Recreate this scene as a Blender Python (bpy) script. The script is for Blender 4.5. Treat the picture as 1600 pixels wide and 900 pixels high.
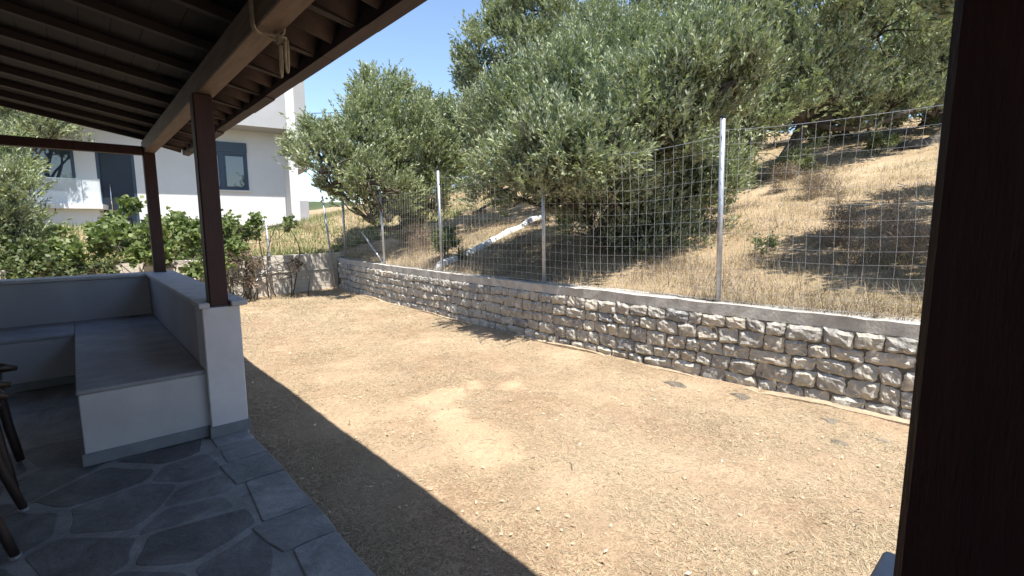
import bpy, math, random
import numpy as np
from mathutils import Matrix, Vector

for o in list(bpy.data.objects):
    bpy.data.objects.remove(o)
S = bpy.context.scene
COL = S.collection
R = math.radians

# ------------------------------------------------------------------ camera
CAMZ, FPX = 1.5, 768.0
YAW, PITCH, ROLL = R(41.5), R(7.0), R(-0.5)
_F = np.array([math.sin(YAW)*math.cos(PITCH), math.cos(YAW)*math.cos(PITCH), -math.sin(PITCH)])
_R0 = np.array([math.cos(YAW), -math.sin(YAW), 0.0])
_U0 = np.cross(_R0, _F)
_R = _R0*math.cos(ROLL)+_U0*math.sin(ROLL)
_U = -_R0*math.sin(ROLL)+_U0*math.cos(ROLL)
cam_d = bpy.data.cameras.new('camera')
cam = bpy.data.objects.new('camera', cam_d); COL.objects.link(cam)
cam_d.sensor_width = 36; cam_d.lens = 36*FPX/1600
cam_d.clip_start = 0.02; cam_d.clip_end = 6000
M = Matrix(((_R[0], _U[0], -_F[0], 0), (_R[1], _U[1], -_F[1], 0), (_R[2], _U[2], -_F[2], CAMZ), (0, 0, 0, 1)))
cam.matrix_world = M
S.camera = cam

# ------------------------------------------------------------------ light
SUN_EL, SUN_ROT = R(66), R(187)          # sun behind the porch, high, a little to the left
w = bpy.data.worlds.new('World'); S.world = w; w.use_nodes = True
nt = w.node_tree; nt.nodes.clear()
sky = nt.nodes.new('ShaderNodeTexSky'); sky.sky_type = 'NISHITA'; sky.sun_disc = False
sky.sun_elevation = SUN_EL; sky.sun_rotation = SUN_ROT; sky.altitude = 50
sky.air_density = 1.0; sky.dust_density = 0.35; sky.ozone_density = 1.6
bg = nt.nodes.new('ShaderNodeBackground'); bg.inputs[1].default_value = 0.13
wo = nt.nodes.new('ShaderNodeOutputWorld')
nt.links.new(sky.outputs[0], bg.inputs[0]); nt.links.new(bg.outputs[0], wo.inputs[0])
sd = bpy.data.lights.new('sun', 'SUN'); sd.energy = 5.0; sd.angle = R(0.53); sd.color = (1.0, 0.955, 0.88)
sun = bpy.data.objects.new('sun', sd); COL.objects.link(sun)
sv = Vector((math.sin(SUN_ROT)*math.cos(SUN_EL), math.cos(SUN_ROT)*math.cos(SUN_EL), math.sin(SUN_EL)))
sun.rotation_euler = sv.to_track_quat('Z', 'Y').to_euler()
sun.location = (0, 0, 30)
vs = S.view_settings
vs.view_transform = 'Standard'; vs.look = 'None'; vs.gamma = 1; vs.exposure = 1.0; vs.use_curve_mapping = False
S.render.engine = 'CYCLES'
S.cycles.max_bounces = 8; S.cycles.diffuse_bounces = 4; S.cycles.transparent_max_bounces = 12

rng = np.random.default_rng(7)
random.seed(7)

def at(px, py, depth):
    """survey helper: a sighted direction and a distance give a world point"""
    return np.array([0, 0, CAMZ]) + depth*(_F + _R*(px-800)/FPX - _U*(py-450)/FPX)

# ------------------------------------------------------------------ materials
MATS = {}
def nodes_of(name):
    m = bpy.data.materials.new(name); m.use_nodes = True
    MATS[name] = m
    t = m.node_tree; p = t.nodes['Principled BSDF']
    return m, t, p
def N(t, kind, **kw):
    n = t.nodes.new(kind)
    for k, v in kw.items():
        if k in n.inputs.keys(): n.inputs[k].default_value = v
        else: setattr(n, k, v)
    return n
def coords(t, world=False):
    return N(t, 'ShaderNodeNewGeometry').outputs['Position'] if world else N(t, 'ShaderNodeTexCoord').outputs['Object']
def ramp(t, fac, stops):
    r = t.nodes.new('ShaderNodeValToRGB'); e = r.color_ramp.elements
    while len(e) < len(stops): e.new(0.5)
    for i, (p, c) in enumerate(stops):
        e[i].position = p; e[i].color = (*c, 1)
    t.links.new(fac, r.inputs[0]); return r.outputs[0]
def mixc(t, fac, a, b, mode='MIX'):
    n = t.nodes.new('ShaderNodeMix'); n.data_type = 'RGBA'; n.blend_type = mode
    for s, v in ((n.inputs[0], fac), (n.inputs[6], a), (n.inputs[7], b)):
        if hasattr(v, 'is_linked'): t.links.new(v, s)
        elif isinstance(v, (int, float)): s.default_value = v
        else: s.default_value = (*v, 1)
    return n.outputs[2]
def noise(t, co, scale, detail=4, rough=0.55, dist=0.0):
    n = N(t, 'ShaderNodeTexNoise'); n.inputs['Scale'].default_value = scale
    n.inputs['Detail'].default_value = detail; n.inputs['Roughness'].default_value = rough
    n.inputs['Distortion'].default_value = dist
    t.links.new(co, n.inputs['Vector']); return n.outputs['Fac']
def bump(t, p, h, strength, dist):
    b = N(t, 'ShaderNodeBump'); b.inputs['Strength'].default_value = strength; b.inputs['Distance'].default_value = dist
    t.links.new(h, b.inputs['Height']); t.links.new(b.outputs[0], p.inputs['Normal']); return b
def mathn(t, op, a, b=None, c=None):
    n = N(t, 'ShaderNodeMath'); n.operation = op
    for i, v in enumerate((a, b, c)):
        if v is None: continue
        if hasattr(v, 'is_linked'): t.links.new(v, n.inputs[i])
        else: n.inputs[i].default_value = v
    return n.outputs[0]
def simple(name, c1, c2, scale=6, rough=0.7, bs=0.2, bd=0.01, bscale=60, metal=0.0, spec=0.3, stretch=None, rand=0.0):
    m, t, p = nodes_of(name); co = coords(t)
    if stretch:
        mp = N(t, 'ShaderNodeMapping'); mp.inputs['Scale'].default_value = stretch
        t.links.new(co, mp.inputs[0]); co = mp.outputs[0]
    f = noise(t, co, scale, 6, 0.6)
    col = ramp(t, f, [(0.3, c1), (0.7, c2)])
    if rand:
        oi = N(t, 'ShaderNodeObjectInfo')
        v = mathn(t, 'MULTIPLY_ADD', oi.outputs['Random'], 2*rand, 1-rand)
        col = mixc(t, 1.0, col, v, 'MULTIPLY')
    t.links.new(col, p.inputs['Base Color'])
    p.inputs['Roughness'].default_value = rough; p.inputs['Metallic'].default_value = metal
    p.inputs['Specular IOR Level'].default_value = spec
    if bs: bump(t, p, noise(t, co, bscale, 4, 0.6), bs, bd)
    return m

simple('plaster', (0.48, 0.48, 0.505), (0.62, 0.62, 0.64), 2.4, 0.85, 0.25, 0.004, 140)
simple('plaster_bench', (0.37, 0.37, 0.385), (0.48, 0.48, 0.495), 2.2, 0.85, 0.25, 0.004, 140)  # darker copy of the pillar plaster; the porch's dimness is in the colour
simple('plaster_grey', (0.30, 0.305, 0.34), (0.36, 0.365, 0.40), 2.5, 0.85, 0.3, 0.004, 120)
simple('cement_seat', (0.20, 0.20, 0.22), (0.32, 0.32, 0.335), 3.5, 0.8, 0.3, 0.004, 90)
simple('cap_stone', (0.32, 0.325, 0.345), (0.46, 0.465, 0.49), 8, 0.6, 0.2, 0.004, 60)
simple('skirting', (0.13, 0.145, 0.16), (0.19, 0.205, 0.22), 7, 0.6, 0.3, 0.004, 50)
def slate_mat(name, c0, c1, c2, rnd):
    m, t, p = nodes_of(name); co = coords(t); oi = N(t, 'ShaderNodeObjectInfo')
    f = noise(t, co, 4.5, 8, 0.68, 0.5); g2 = noise(t, co, 23, 6, 0.7, 0.3)
    col = ramp(t, f, [(0.30, c0), (0.52, c1), (0.74, c2)])
    col = mixc(t, ramp(t, g2, [(0.5, (0, 0, 0)), (0.75, (0.5, 0.5, 0.5))]), col, c2)
    v = mathn(t, 'MULTIPLY_ADD', oi.outputs['Random'], 2*rnd, 1-rnd)
    col = mixc(t, 1.0, col, v, 'MULTIPLY')
    t.links.new(col, p.inputs['Base Color'])
    t.links.new(ramp(t, g2, [(0.3, (0.45, 0.45, 0.45)), (0.7, (0.75, 0.75, 0.75))]), p.inputs['Roughness'])
    bump(t, p, mathn(t, 'ADD', f, mathn(t, 'MULTIPLY', g2, 0.5)), 0.8, 0.025)
slate_mat('flag', (0.068, 0.067, 0.070), (0.130, 0.129, 0.134), (0.235, 0.234, 0.238), 0.25)
slate_mat('flag_edge', (0.11, 0.113, 0.12), (0.20, 0.203, 0.21), (0.34, 0.343, 0.35), 0.25)
slate_mat('mortar', (0.15, 0.149, 0.150), (0.235, 0.234, 0.236), (0.34, 0.338, 0.338), 0.0)
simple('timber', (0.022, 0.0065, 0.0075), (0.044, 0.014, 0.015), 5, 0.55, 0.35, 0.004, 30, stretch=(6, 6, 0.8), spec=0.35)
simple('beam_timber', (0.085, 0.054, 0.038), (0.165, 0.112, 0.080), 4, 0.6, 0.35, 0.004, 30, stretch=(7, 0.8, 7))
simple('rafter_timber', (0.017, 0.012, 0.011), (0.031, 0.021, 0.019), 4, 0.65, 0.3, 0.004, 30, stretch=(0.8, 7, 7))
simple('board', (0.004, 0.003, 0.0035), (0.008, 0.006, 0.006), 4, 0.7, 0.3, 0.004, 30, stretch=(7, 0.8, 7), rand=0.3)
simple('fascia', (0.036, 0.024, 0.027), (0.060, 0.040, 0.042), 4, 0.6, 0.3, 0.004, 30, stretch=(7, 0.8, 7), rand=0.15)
simple('tile', (0.024, 0.016, 0.015), (0.055, 0.036, 0.032), 6, 0.75, 0.4, 0.004, 60, rand=0.25)
simple('rope', (0.22, 0.18, 0.13), (0.36, 0.31, 0.24), 30, 0.9, 0.6, 0.003, 180)
simple('galvanised', (0.36, 0.37, 0.39), (0.55, 0.56, 0.58), 12, 0.42, 0.1, 0.002, 60, metal=0.55, spec=0.5)
simple('wire', (0.62, 0.62, 0.61), (0.72, 0.72, 0.71), 12, 0.5, 0, metal=0.0, spec=0.5)
simple('wire_old', (0.16, 0.13, 0.11), (0.30, 0.26, 0.23), 12, 0.7, 0, metal=0.3)
simple('black_plastic', (0.01, 0.01, 0.01), (0.02, 0.02, 0.02), 9, 0.5, 0)
simple('bark', (0.055, 0.045, 0.035), (0.14, 0.12, 0.10), 9, 0.95, 1.0, 0.03, 25, stretch=(1, 1, 0.35))
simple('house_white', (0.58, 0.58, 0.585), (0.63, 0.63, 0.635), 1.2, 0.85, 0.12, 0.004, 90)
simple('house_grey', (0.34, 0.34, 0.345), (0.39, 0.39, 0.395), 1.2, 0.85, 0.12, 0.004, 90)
simple('anthracite', (0.026, 0.046, 0.078), (0.033, 0.056, 0.092), 3, 0.4, 0, spec=0.45)
simple('door_navy', (0.010, 0.018, 0.032), (0.014, 0.023, 0.040), 3, 0.45, 0, spec=0.4)
simple('steel', (0.6, 0.6, 0.6), (0.7, 0.7, 0.7), 5, 0.25, 0, metal=1.0)
simple('concrete', (0.48, 0.44, 0.375), (0.66, 0.61, 0.53), 2.6, 0.9, 0.6, 0.012, 34)
simple('footing', (0.30, 0.225, 0.15), (0.46, 0.36, 0.25), 5, 0.95, 0.8, 0.02, 22)
simple('whitewash', (0.44, 0.45, 0.46), (0.76, 0.77, 0.78), 7, 0.9, 0.7, 0.02, 24)
simple('flat_rock', (0.10, 0.085, 0.066), (0.25, 0.21, 0.16), 14, 0.9, 0.8, 0.02, 25, rand=0.2)
simple('dark_wood', (0.016, 0.010, 0.009), (0.035, 0.022, 0.018), 6, 0.4, 0.2, 0.003, 40, spec=0.4)
simple('tarp', (0.30, 0.36, 0.46), (0.62, 0.64, 0.68), 3, 0.6, 0.5, 0.05, 8)
simple('cable', (0.02, 0.02, 0.02), (0.03, 0.03, 0.03), 5, 0.6, 0)
simple('pale_wood', (0.20, 0.17, 0.13), (0.33, 0.28, 0.21), 8, 0.9, 0.5, 0.01, 30)

def glass_mat(name, col, rough=0.03):
    m, t, p = nodes_of(name)
    p.inputs['Base Color'].default_value = (*col, 1); p.inputs['Roughness'].default_value = rough
    p.inputs['Specular IOR Level'].default_value = 1.0; p.inputs['IOR'].default_value = 1.6
    return m
glass_mat('window_glass', (0.03, 0.045, 0.06))
def clear_glass():
    m, t, p = nodes_of('clear_glass')
    p.inputs['Base Color'].default_value = (0.9, 0.95, 0.95, 1); p.inputs['Roughness'].default_value = 0.02
    p.inputs['Alpha'].default_value = 0.32; p.inputs['Specular IOR Level'].default_value = 0.6
clear_glass()

# rubble stone: colour drawn per piece, pale veins and rough relief in the material
m, t, p = nodes_of('rubble'); co = coords(t); oi = N(t, 'ShaderNodeObjectInfo')
base = ramp(t, oi.outputs['Random'], [(0.0, (0.27, 0.265, 0.26)), (0.2, (0.43, 0.405, 0.345)), (0.4, (0.34, 0.325, 0.30)),
                                      (0.58, (0.48, 0.45, 0.385)), (0.74, (0.38, 0.355, 0.32)), (0.9, (0.44, 0.395, 0.33)), (1.0, (0.24, 0.24, 0.245))])
f1 = noise(t, co, 7, 7, 0.65, 0.6)
base = mixc(t, 0.75, base, ramp(t, f1, [(0.30, (0.45, 0.45, 0.46)), (0.46, (0.88, 0.87, 0.84)), (0.62, (1.22, 1.19, 1.10))]), 'MULTIPLY')
f2 = noise(t, co, 16, 5, 0.6, 1.2)
base = mixc(t, ramp(t, f2, [(0.56, (0, 0, 0)), (0.66, (0.75, 0.75, 0.75))]), base, (0.74, 0.72, 0.68))
t.links.new(base, p.inputs['Base Color']); p.inputs['Roughness'].default_value = 0.9
p.inputs['Specular IOR Level'].default_value = 0.25
fb = mathn(t, 'ADD', noise(t, co, 14, 6, 0.65, 0.4), mathn(t, 'MULTIPLY', noise(t, co, 60, 3, 0.6), 0.3))
bump(t, p, fb, 0.65, 0.016)
simple('joint', (0.10, 0.092, 0.080), (0.19, 0.175, 0.15), 10, 0.95, 0.7, 0.012, 50)
simple('coping', (0.34, 0.32, 0.285), (0.54, 0.51, 0.46), 7, 0.9, 0.6, 0.01, 40)

# dry mown turf and dust
BARE = [(2.40, 3.80, 0.22), (2.62, 3.88, 0.20), (2.28, 3.42, 0.22), (2.26, 3.10, 0.24), (2.17, 2.80, 0.26), (2.05, 2.58, 0.24), (2.95, 3.92, 0.14), (3.2, 3.62, 0.14)]
def ground_mat(name, straw1, straw2, dark, bare=None, patchy=0.5, green=0.0):
    m, t, p = nodes_of(name); co = coords(t, True)
    fine = noise(t, co, 55, 6, 0.75, 0.3)
    med = noise(t, co, 7, 5, 0.65, 0.4)
    big = noise(t, co, 0.8, 4, 0.55)
    c = ramp(t, fine, [(0.35, dark), (0.51, straw1), (0.70, straw2)])
    m2 = noise(t, co, 2.2, 6, 0.7, 0.8)
    c = mixc(t, ramp(t, med, [(0.40, (0.6, 0.6, 0.6)), (0.60, (0, 0, 0))]), c, mixc(t, 0.45, dark, straw1))
    c = mixc(t, ramp(t, m2, [(0.38, (0.5, 0.5, 0.5)), (0.56, (0, 0, 0))]), c, mixc(t, 0.55, dark, straw1))
    c = mixc(t, ramp(t, big, [(0.42, (0, 0, 0)), (0.68, (patchy, patchy, patchy))]), c, straw2)
    if green:
        g = noise(t, co, 0.55, 5, 0.6)
        c = mixc(t, ramp(t, g, [(0.50, (0, 0, 0)), (0.66, (green, green, green))]), c, (0.10, 0.115, 0.04))
    if bare:
        acc = None
        wob = N(t, 'ShaderNodeTexNoise'); wob.inputs['Scale'].default_value = 3.0; wob.inputs['Detail'].default_value = 4
        t.links.new(co, wob.inputs['Vector'])
        va = N(t, 'ShaderNodeVectorMath'); va.operation = 'MULTIPLY_ADD'
        t.links.new(wob.outputs['Color'], va.inputs[0]); va.inputs[1].default_value = (0.62, 0.62, 0); t.links.new(co, va.inputs[2])
        for (bx, by, br) in bare:
            vd = N(t, 'ShaderNodeVectorMath'); vd.operation = 'DISTANCE'
            t.links.new(va.outputs[0], vd.inputs[0]); vd.inputs[1].default_value = (bx+0.31, by+0.31, -0.1)
            q = mathn(t, 'DIVIDE', vd.outputs['Value'], br)
            mr = N(t, 'ShaderNodeMapRange'); mr.inputs[1].default_value = 0.45; mr.inputs[2].default_value = 1.3
            mr.inputs[3].default_value = 0.55; mr.inputs[4].default_value = 0
            t.links.new(q, mr.inputs[0])
            acc = mr.outputs[0] if acc is None else mathn(t, 'MAXIMUM', acc, mr.outputs[0])
        c = mixc(t, acc, c, ramp(t, fine, [(0.3, (0.45, 0.325, 0.205)), (0.6, (0.57, 0.43, 0.285))]))
    t.links.new(c, p.inputs['Base Color']); p.inputs['Roughness'].default_value = 0.95; p.inputs['Specular IOR Level'].default_value = 0.1
    bump(t, p, mathn(t, 'ADD', fine, mathn(t, 'MULTIPLY', med, 1.5)), 0.7, 0.02)
    return m

# foliage: colour per leaf from an attribute, paler underside, light through the blade
def leaf_mat(name, c1, c2, c3, under, trans=0.22, rough=0.5):
    m, t, p = nodes_of(name)
    a = N(t, 'ShaderNodeAttribute'); a.attribute_name = 'v'
    c = ramp(t, a.outputs['Fac'], [(0.0, c1), (0.55, c2), (1.0, c3)])
    g = N(t, 'ShaderNodeNewGeometry')
    cc = mixc(t, g.outputs['Backfacing'], c, mixc(t, 0.65, c, under))
    t.links.new(cc, p.inputs['Base Color']); p.inputs['Roughness'].default_value = rough; p.inputs['Specular IOR Level'].default_value = 0.3
    tr = N(t, 'ShaderNodeBsdfTranslucent'); t.links.new(mixc(t, 1.0, c, (1.0, 1.15, 0.5), 'MULTIPLY'), tr.inputs[0])
    ms = N(t, 'ShaderNodeMixShader'); ms.inputs[0].default_value = trans
    t.links.new(p.outputs[0], ms.inputs[1]); t.links.new(tr.outputs[0], ms.inputs[2])
    t.links.new(ms.outputs[0], t.nodes['Material Output'].inputs[0])
leaf_mat('olive_leaf', (0.085, 0.115, 0.050), (0.220, 0.260, 0.135), (0.420, 0.445, 0.265), (0.48, 0.50, 0.39))
leaf_mat('olive_leaf_light', (0.092, 0.128, 0.050), (0.240, 0.280, 0.130), (0.430, 0.450, 0.255), (0.48, 0.50, 0.38))
leaf_mat('vine_leaf', (0.065, 0.10, 0.03), (0.165, 0.21, 0.075), (0.320, 0.355, 0.16), (0.20, 0.25, 0.11), 0.32)
leaf_mat('dry_leaf', (0.11, 0.08, 0.06), (0.23, 0.175, 0.135), (0.38, 0.31, 0.24), (0.28, 0.22, 0.17), 0.15, 0.8)
leaf_mat('shrub_leaf', (0.06, 0.09, 0.03), (0.12, 0.155, 0.06), (0.21, 0.22, 0.10), (0.22, 0.24, 0.15), 0.25)
leaf_mat('pink_leaf', (0.16, 0.08, 0.07), (0.30, 0.17, 0.15), (0.40, 0.27, 0.22), (0.35, 0.25, 0.22), 0.2, 0.8)
leaf_mat('straw', (0.12, 0.082, 0.053), (0.40, 0.295, 0.195), (0.68, 0.56, 0.41), (0.5, 0.42, 0.28), 0.15, 0.8)
leaf_mat('weed', (0.06, 0.105, 0.025), (0.13, 0.20, 0.05), (0.25, 0.31, 0.095), (0.2, 0.22, 0.1), 0.25, 0.6)

# ------------------------------------------------------------------ builders
class MB:
    def __init__(s, xf=None): s.v = []; s.f = []; s.xf = xf
    def add(s, vs, fs):
        o = len(s.v)
        s.v += [tuple(s.xf(*q)) if s.xf else tuple(q) for q in vs]
        s.f += [tuple(i+o for i in f) for f in fs]; return s
    def box(s, x0, x1, y0, y1, z0, z1, b=0.0):
        if b <= 0:
            vs = [(x, y, z) for x in (x0, x1) for y in (y0, y1) for z in (z0, z1)]
            return s.add(vs, [(0, 1, 3, 2), (4, 6, 7, 5), (0, 4, 5, 1), (2, 3, 7, 6), (0, 2, 6, 4), (1, 5, 7, 3)])
        # chamfered box: 24 vertices
        X, Y, Z = (x0, x1), (y0, y1), (z0, z1); vs = []; idx = {}
        for i in (0, 1):
            for j in (0, 1):
                for k in (0, 1):
                    sx, sy, sz = (b, -b)[i], (b, -b)[j], (b, -b)[k]
                    for a, q in enumerate(((X[i], Y[j]+sy, Z[k]+sz), (X[i]+sx, Y[j], Z[k]+sz), (X[i]+sx, Y[j]+sy, Z[k]))):
                        idx[i, j, k, a] = len(vs); vs.append(q)
        fs = []
        for i in (0, 1):
            q = [idx[i, 0, 0, 0], idx[i, 1, 0, 0], idx[i, 1, 1, 0], idx[i, 0, 1, 0]]; fs.append(q if i else q[::-1])
            q = [idx[0, i, 0, 1], idx[0, i, 1, 1], idx[1, i, 1, 1], idx[1, i, 0, 1]]; fs.append(q if i else q[::-1])
            q = [idx[0, 0, i, 2], idx[1, 0, i, 2], idx[1, 1, i, 2], idx[0, 1, i, 2]]; fs.append(q if i else q[::-1])
        for j in (0, 1):
            for k in (0, 1):
                q = [idx[0, j, k, 1], idx[1, j, k, 1], idx[1, j, k, 2], idx[0, j, k, 2]]; fs.append(q if j != k else q[::-1])
        for i in (0, 1):
            for k in (0, 1):
                q = [idx[i, 0, k, 2], idx[i, 1, k, 2], idx[i, 1, k, 0], idx[i, 0, k, 0]]; fs.append(q if i != k else q[::-1])
        for i in (0, 1):
            for j in (0, 1):
                q = [idx[i, j, 0, 0], idx[i, j, 1, 0], idx[i, j, 1, 1], idx[i, j, 0, 1]]; fs.append(q if i != j else q[::-1])
        for i in (0, 1):
            for j in (0, 1):
                for k in (0, 1):
                    q = [idx[i, j, k, a] for a in range(3)]; fs.append(q if (i+j+k) % 2 else q[::-1])
        return s.add(vs, fs)
    def tube(s, pts, rad, n=6, caps=True):
        pts = [np.array(q, float) for q in pts]
        if np.isscalar(rad): rad = [rad]*len(pts)
        vs = []; fs = []; ref = None
        for i, q in enumerate(pts):
            d = pts[min(i+1, len(pts)-1)]-pts[max(i-1, 0)]; d = d/(np.linalg.norm(d)+1e-9)
            if ref is None:
                ref = np.array([0, 0, 1.]) if abs(d[2]) < 0.9 else np.array([1., 0, 0])
            a = np.cross(d, ref); a /= np.linalg.norm(a)+1e-9; b = np.cross(d, a); ref = -b if False else ref
            for k in range(n):
                th = 2*math.pi*k/n
                vs.append(q+rad[i]*(a*math.cos(th)+b*math.sin(th)))
        for i in range(len(pts)-1):
            for k in range(n):
                fs.append((i*n+k, i*n+(k+1) % n, (i+1)*n+(k+1) % n, (i+1)*n+k))
        if caps:
            fs.append(tuple(range(n))[::-1]); fs.append(tuple((len(pts)-1)*n+k for k in range(n)))
        return s.add(vs, fs)
    def prism(s, poly, z0, z1, inset=0.0, ztop=None):
        n = len(poly); c = np.mean(poly, 0)
        top = [c+(q-c)*(1-inset/(np.linalg.norm(q-c)+1e-6)) for q in np.array(poly)]
        vs = [(q[0], q[1], z0) for q in poly]+[(q[0], q[1], z1-inset*0.5) for q in poly]+[(q[0], q[1], z1) for q in top]
        fs = [tuple(range(n))[::-1], tuple(range(2*n, 3*n))]
        for i in range(n):
            j = (i+1) % n
            fs += [(i, j, n+j, n+i), (n+i, n+j, 2*n+j, 2*n+i)]
        return s.add(vs, fs)
    def mesh(s, name):
        me = bpy.data.meshes.new(name); me.from_pydata(s.v, [], s.f); me.update(); return me
    def build(s, name, mat, parent=None, smooth=False):
        me = s.mesh(name)
        if smooth: me.polygons.foreach_set('use_smooth', [True]*len(me.polygons))
        return link(name, me, mat, parent)

def link(name, me, mat, parent=None):
    o = bpy.data.objects.new(name, me); COL.objects.link(o)
    if mat is not None and not me.materials: me.materials.append(MATS[mat])
    if parent is not None: attach(o, parent)
    return o
def attach(o, parent):
    o.parent = parent
    if parent.type == 'EMPTY': o.matrix_parent_inverse = Matrix.Translation(-parent.location)
def tag(o, label, cat, group=None):
    o['label'] = label; o['category'] = cat
    if group: o['group'] = group
    return o
def thing(name, label, cat, loc=(0, 0, 0), group=None):
    o = bpy.data.objects.new(name, None); COL.objects.link(o); o.location = [float(q) for q in loc]
    o.empty_display_size = 0.1
    return tag(o, label, cat, group)
def structure(o): o['kind'] = 'structure'; return o
def stuff(o): o['kind'] = 'stuff'; return o

def fast_mesh(name, V, quads=None, tris=None, attr=None):
    """numpy mesh; V (n,3); quads (m,4) or tris (m,3); attr per vertex"""
    F = quads if quads is not None else tris
    k = F.shape[1]; me = bpy.data.meshes.new(name)
    me.vertices.add(len(V)); me.vertices.foreach_set('co', np.ascontiguousarray(V, dtype=np.float32).ravel())
    me.loops.add(F.size); me.loops.foreach_set('vertex_index', np.ascontiguousarray(F, dtype=np.int32).ravel())
    me.polygons.add(len(F)); me.polygons.foreach_set('loop_start', np.arange(0, F.size, k, dtype=np.int32))
    if attr is not None:
        a = me.attributes.new('v', 'FLOAT', 'POINT'); a.data.foreach_set('value', np.ascontiguousarray(attr, dtype=np.float32))
    me.update(calc_edges=True); return me

# ------------------------------------------------------------------ terrain
def wx(y): return 4.78+0.0072*(np.asarray(y, float)-4.6)**2      # line of the stone wall face
WX_END = float(wx(13.2))
def sm(a): a = np.clip(a, 0, 1); return a*a*(3-2*a)
def backline(x): return 13.45+0.235*np.minimum(0, np.asarray(x, float)-WX_END)
def bumpy(x, y):
    return (0.5*np.sin(1.3*x+0.7*y)*np.sin(0.9*y-0.5*x+1)+0.3*np.sin(2.9*x-1.7*y+2)+0.2*np.sin(4.7*y+3.1*x))
def h(x, y):
    x = np.asarray(x, float); y = np.asarray(y, float)
    yb = y-(backline(x)-13.45)
    base = 0.70+0.85*sm((yb-12.6)/4.6)
    d = np.maximum(0, x-5.25)
    hill = 0.25*d-0.0022*np.maximum(0, d-10)**2
    hill = np.where(d > 45, 0.25*45-0.0022*35**2, hill)
    far = np.maximum(0, np.hypot(x-5, y-5)-38)
    return base+np.maximum(hill, 0)*(1-0.35*sm((yb-15)/8))+0.07*bumpy(x, y)*sm(d/1.2+np.maximum(0, yb-14)/2)-0.16*far
YARD_Z = -0.1

ground_mat('yard_ground', (0.375, 0.265, 0.168), (0.56, 0.435, 0.30), (0.12, 0.08, 0.052),
           bare=BARE)
ground_mat('hill_ground', (0.38, 0.285, 0.175), (0.53, 0.42, 0.28), (0.15, 0.105, 0.065), green=0.3)
ground_mat('far_ground', (0.20, 0.17, 0.09), (0.24, 0.20, 0.11), (0.08, 0.08, 0.035))
simple('far_hill', (0.035, 0.055, 0.02), (0.085, 0.10, 0.04), 0.03, 0.95, 0)

g = MB().add([(-3000, -3000, -12), (3000, -3000, -12), (3000, 3000, -12), (-3000, 3000, -12)], [(0, 1, 2, 3)])
structure(g.build('ground', 'far_ground'))

def grid_obj(name, X, Y, Z, keep, mat):
    ny, nx = X.shape
    idx = np.arange(nx*ny).reshape(ny, nx)
    q = np.stack([idx[:-1, :-1], idx[:-1, 1:], idx[1:, 1:], idx[1:, :-1]], -1).reshape(-1, 4)
    kk = keep.reshape(-1) if keep is not None else np.ones(len(q), bool)
    me = fast_mesh(name, np.stack([X.ravel(), Y.ravel(), Z.ravel()], 1), quads=q[kk])
    me.polygons.foreach_set('use_smooth', [True]*len(me.polygons))
    return structure(link(name, me, mat))
# yard
ux = np.concatenate([[-14, -9, -5], np.arange(-2, 0.8, 0.7), np.arange(0.85, 5.0, 0.12), [5.05]]); vy = np.concatenate([[-14, -8, -4], np.arange(-2, 13.9, 0.15)])
X, Y = np.meshgrid(ux, vy); X = X+(wx(Y)+0.12-5.05)*sm((X-0.9)/4.15)
Z = YARD_Z+0.012*bumpy(X*1.6, Y*1.6)+0.03*sm((X-wx(Y)+0.5)/0.5)
Z = np.where(X < 0.9, YARD_Z-0.02, Z)
grid_obj('yard', X, Y, Z, None, 'yard_ground')
# hillside and the neighbour's plot
ds = np.concatenate([-np.array([60, 40, 25, 17])[:], -np.arange(12, 0.3, -0.5), [-0.02, 0.14], np.arange(0.4, 12, 0.3), np.arange(12.5, 26, 0.8), [28, 32, 38, 46, 60, 80, 110]])
vv = np.concatenate([[-90, -60, -40, -30, -22, -16, -12], np.arange(-9, 13.3, 0.4), [13.45], np.arange(13.7, 24, 0.35), np.arange(24.5, 36, 0.9), [38, 42, 48, 56, 70, 90, 120]])
D_, V_ = np.meshgrid(ds, vv); X = wx(np.clip(V_, -4, 13.2))+D_; Y = V_+0.235*np.minimum(0, X-WX_END)
Z = np.maximum(h(X, Y), -13.0)
Dc = 0.5*(D_[:-1, :-1]+D_[1:, 1:]); Vc = 0.5*(V_[:-1, :-1]+V_[1:, 1:])
grid_obj('hillside', X, Y, Z, (Dc > 0.14) | (Vc > 13.45), 'hill_ground')
# low green hills far away
th = np.linspace(R(-100), R(100), 120); rr = np.array([250, 330, 420, 520, 700, 1000])
T_, R_ = np.meshgrid(th, rr); prof = np.array([0, 9, 22, 26, 14, 0.])[:, None]
hz = prof*(0.8+0.25*np.sin(5*T_+0.6)+0.15*np.sin(13*T_)+0.07*np.sin(31*T_+R_*0.02))-12
HX = R_*np.sin(T_+YAW*0.3); HY = R_*np.cos(T_+YAW*0.3)
o = grid_obj('hills', HX, HY, hz+8*(prof > 0), None, 'far_hill')

# ------------------------------------------------------------------ porch
FX = 0.86                       # outer edge of the paved floor
b = MB().box(-1.89, FX-0.012, -4.5, 7.6, -0.30, -0.0035)
floor = structure(b.build('porch_floor', 'mortar'))

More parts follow.
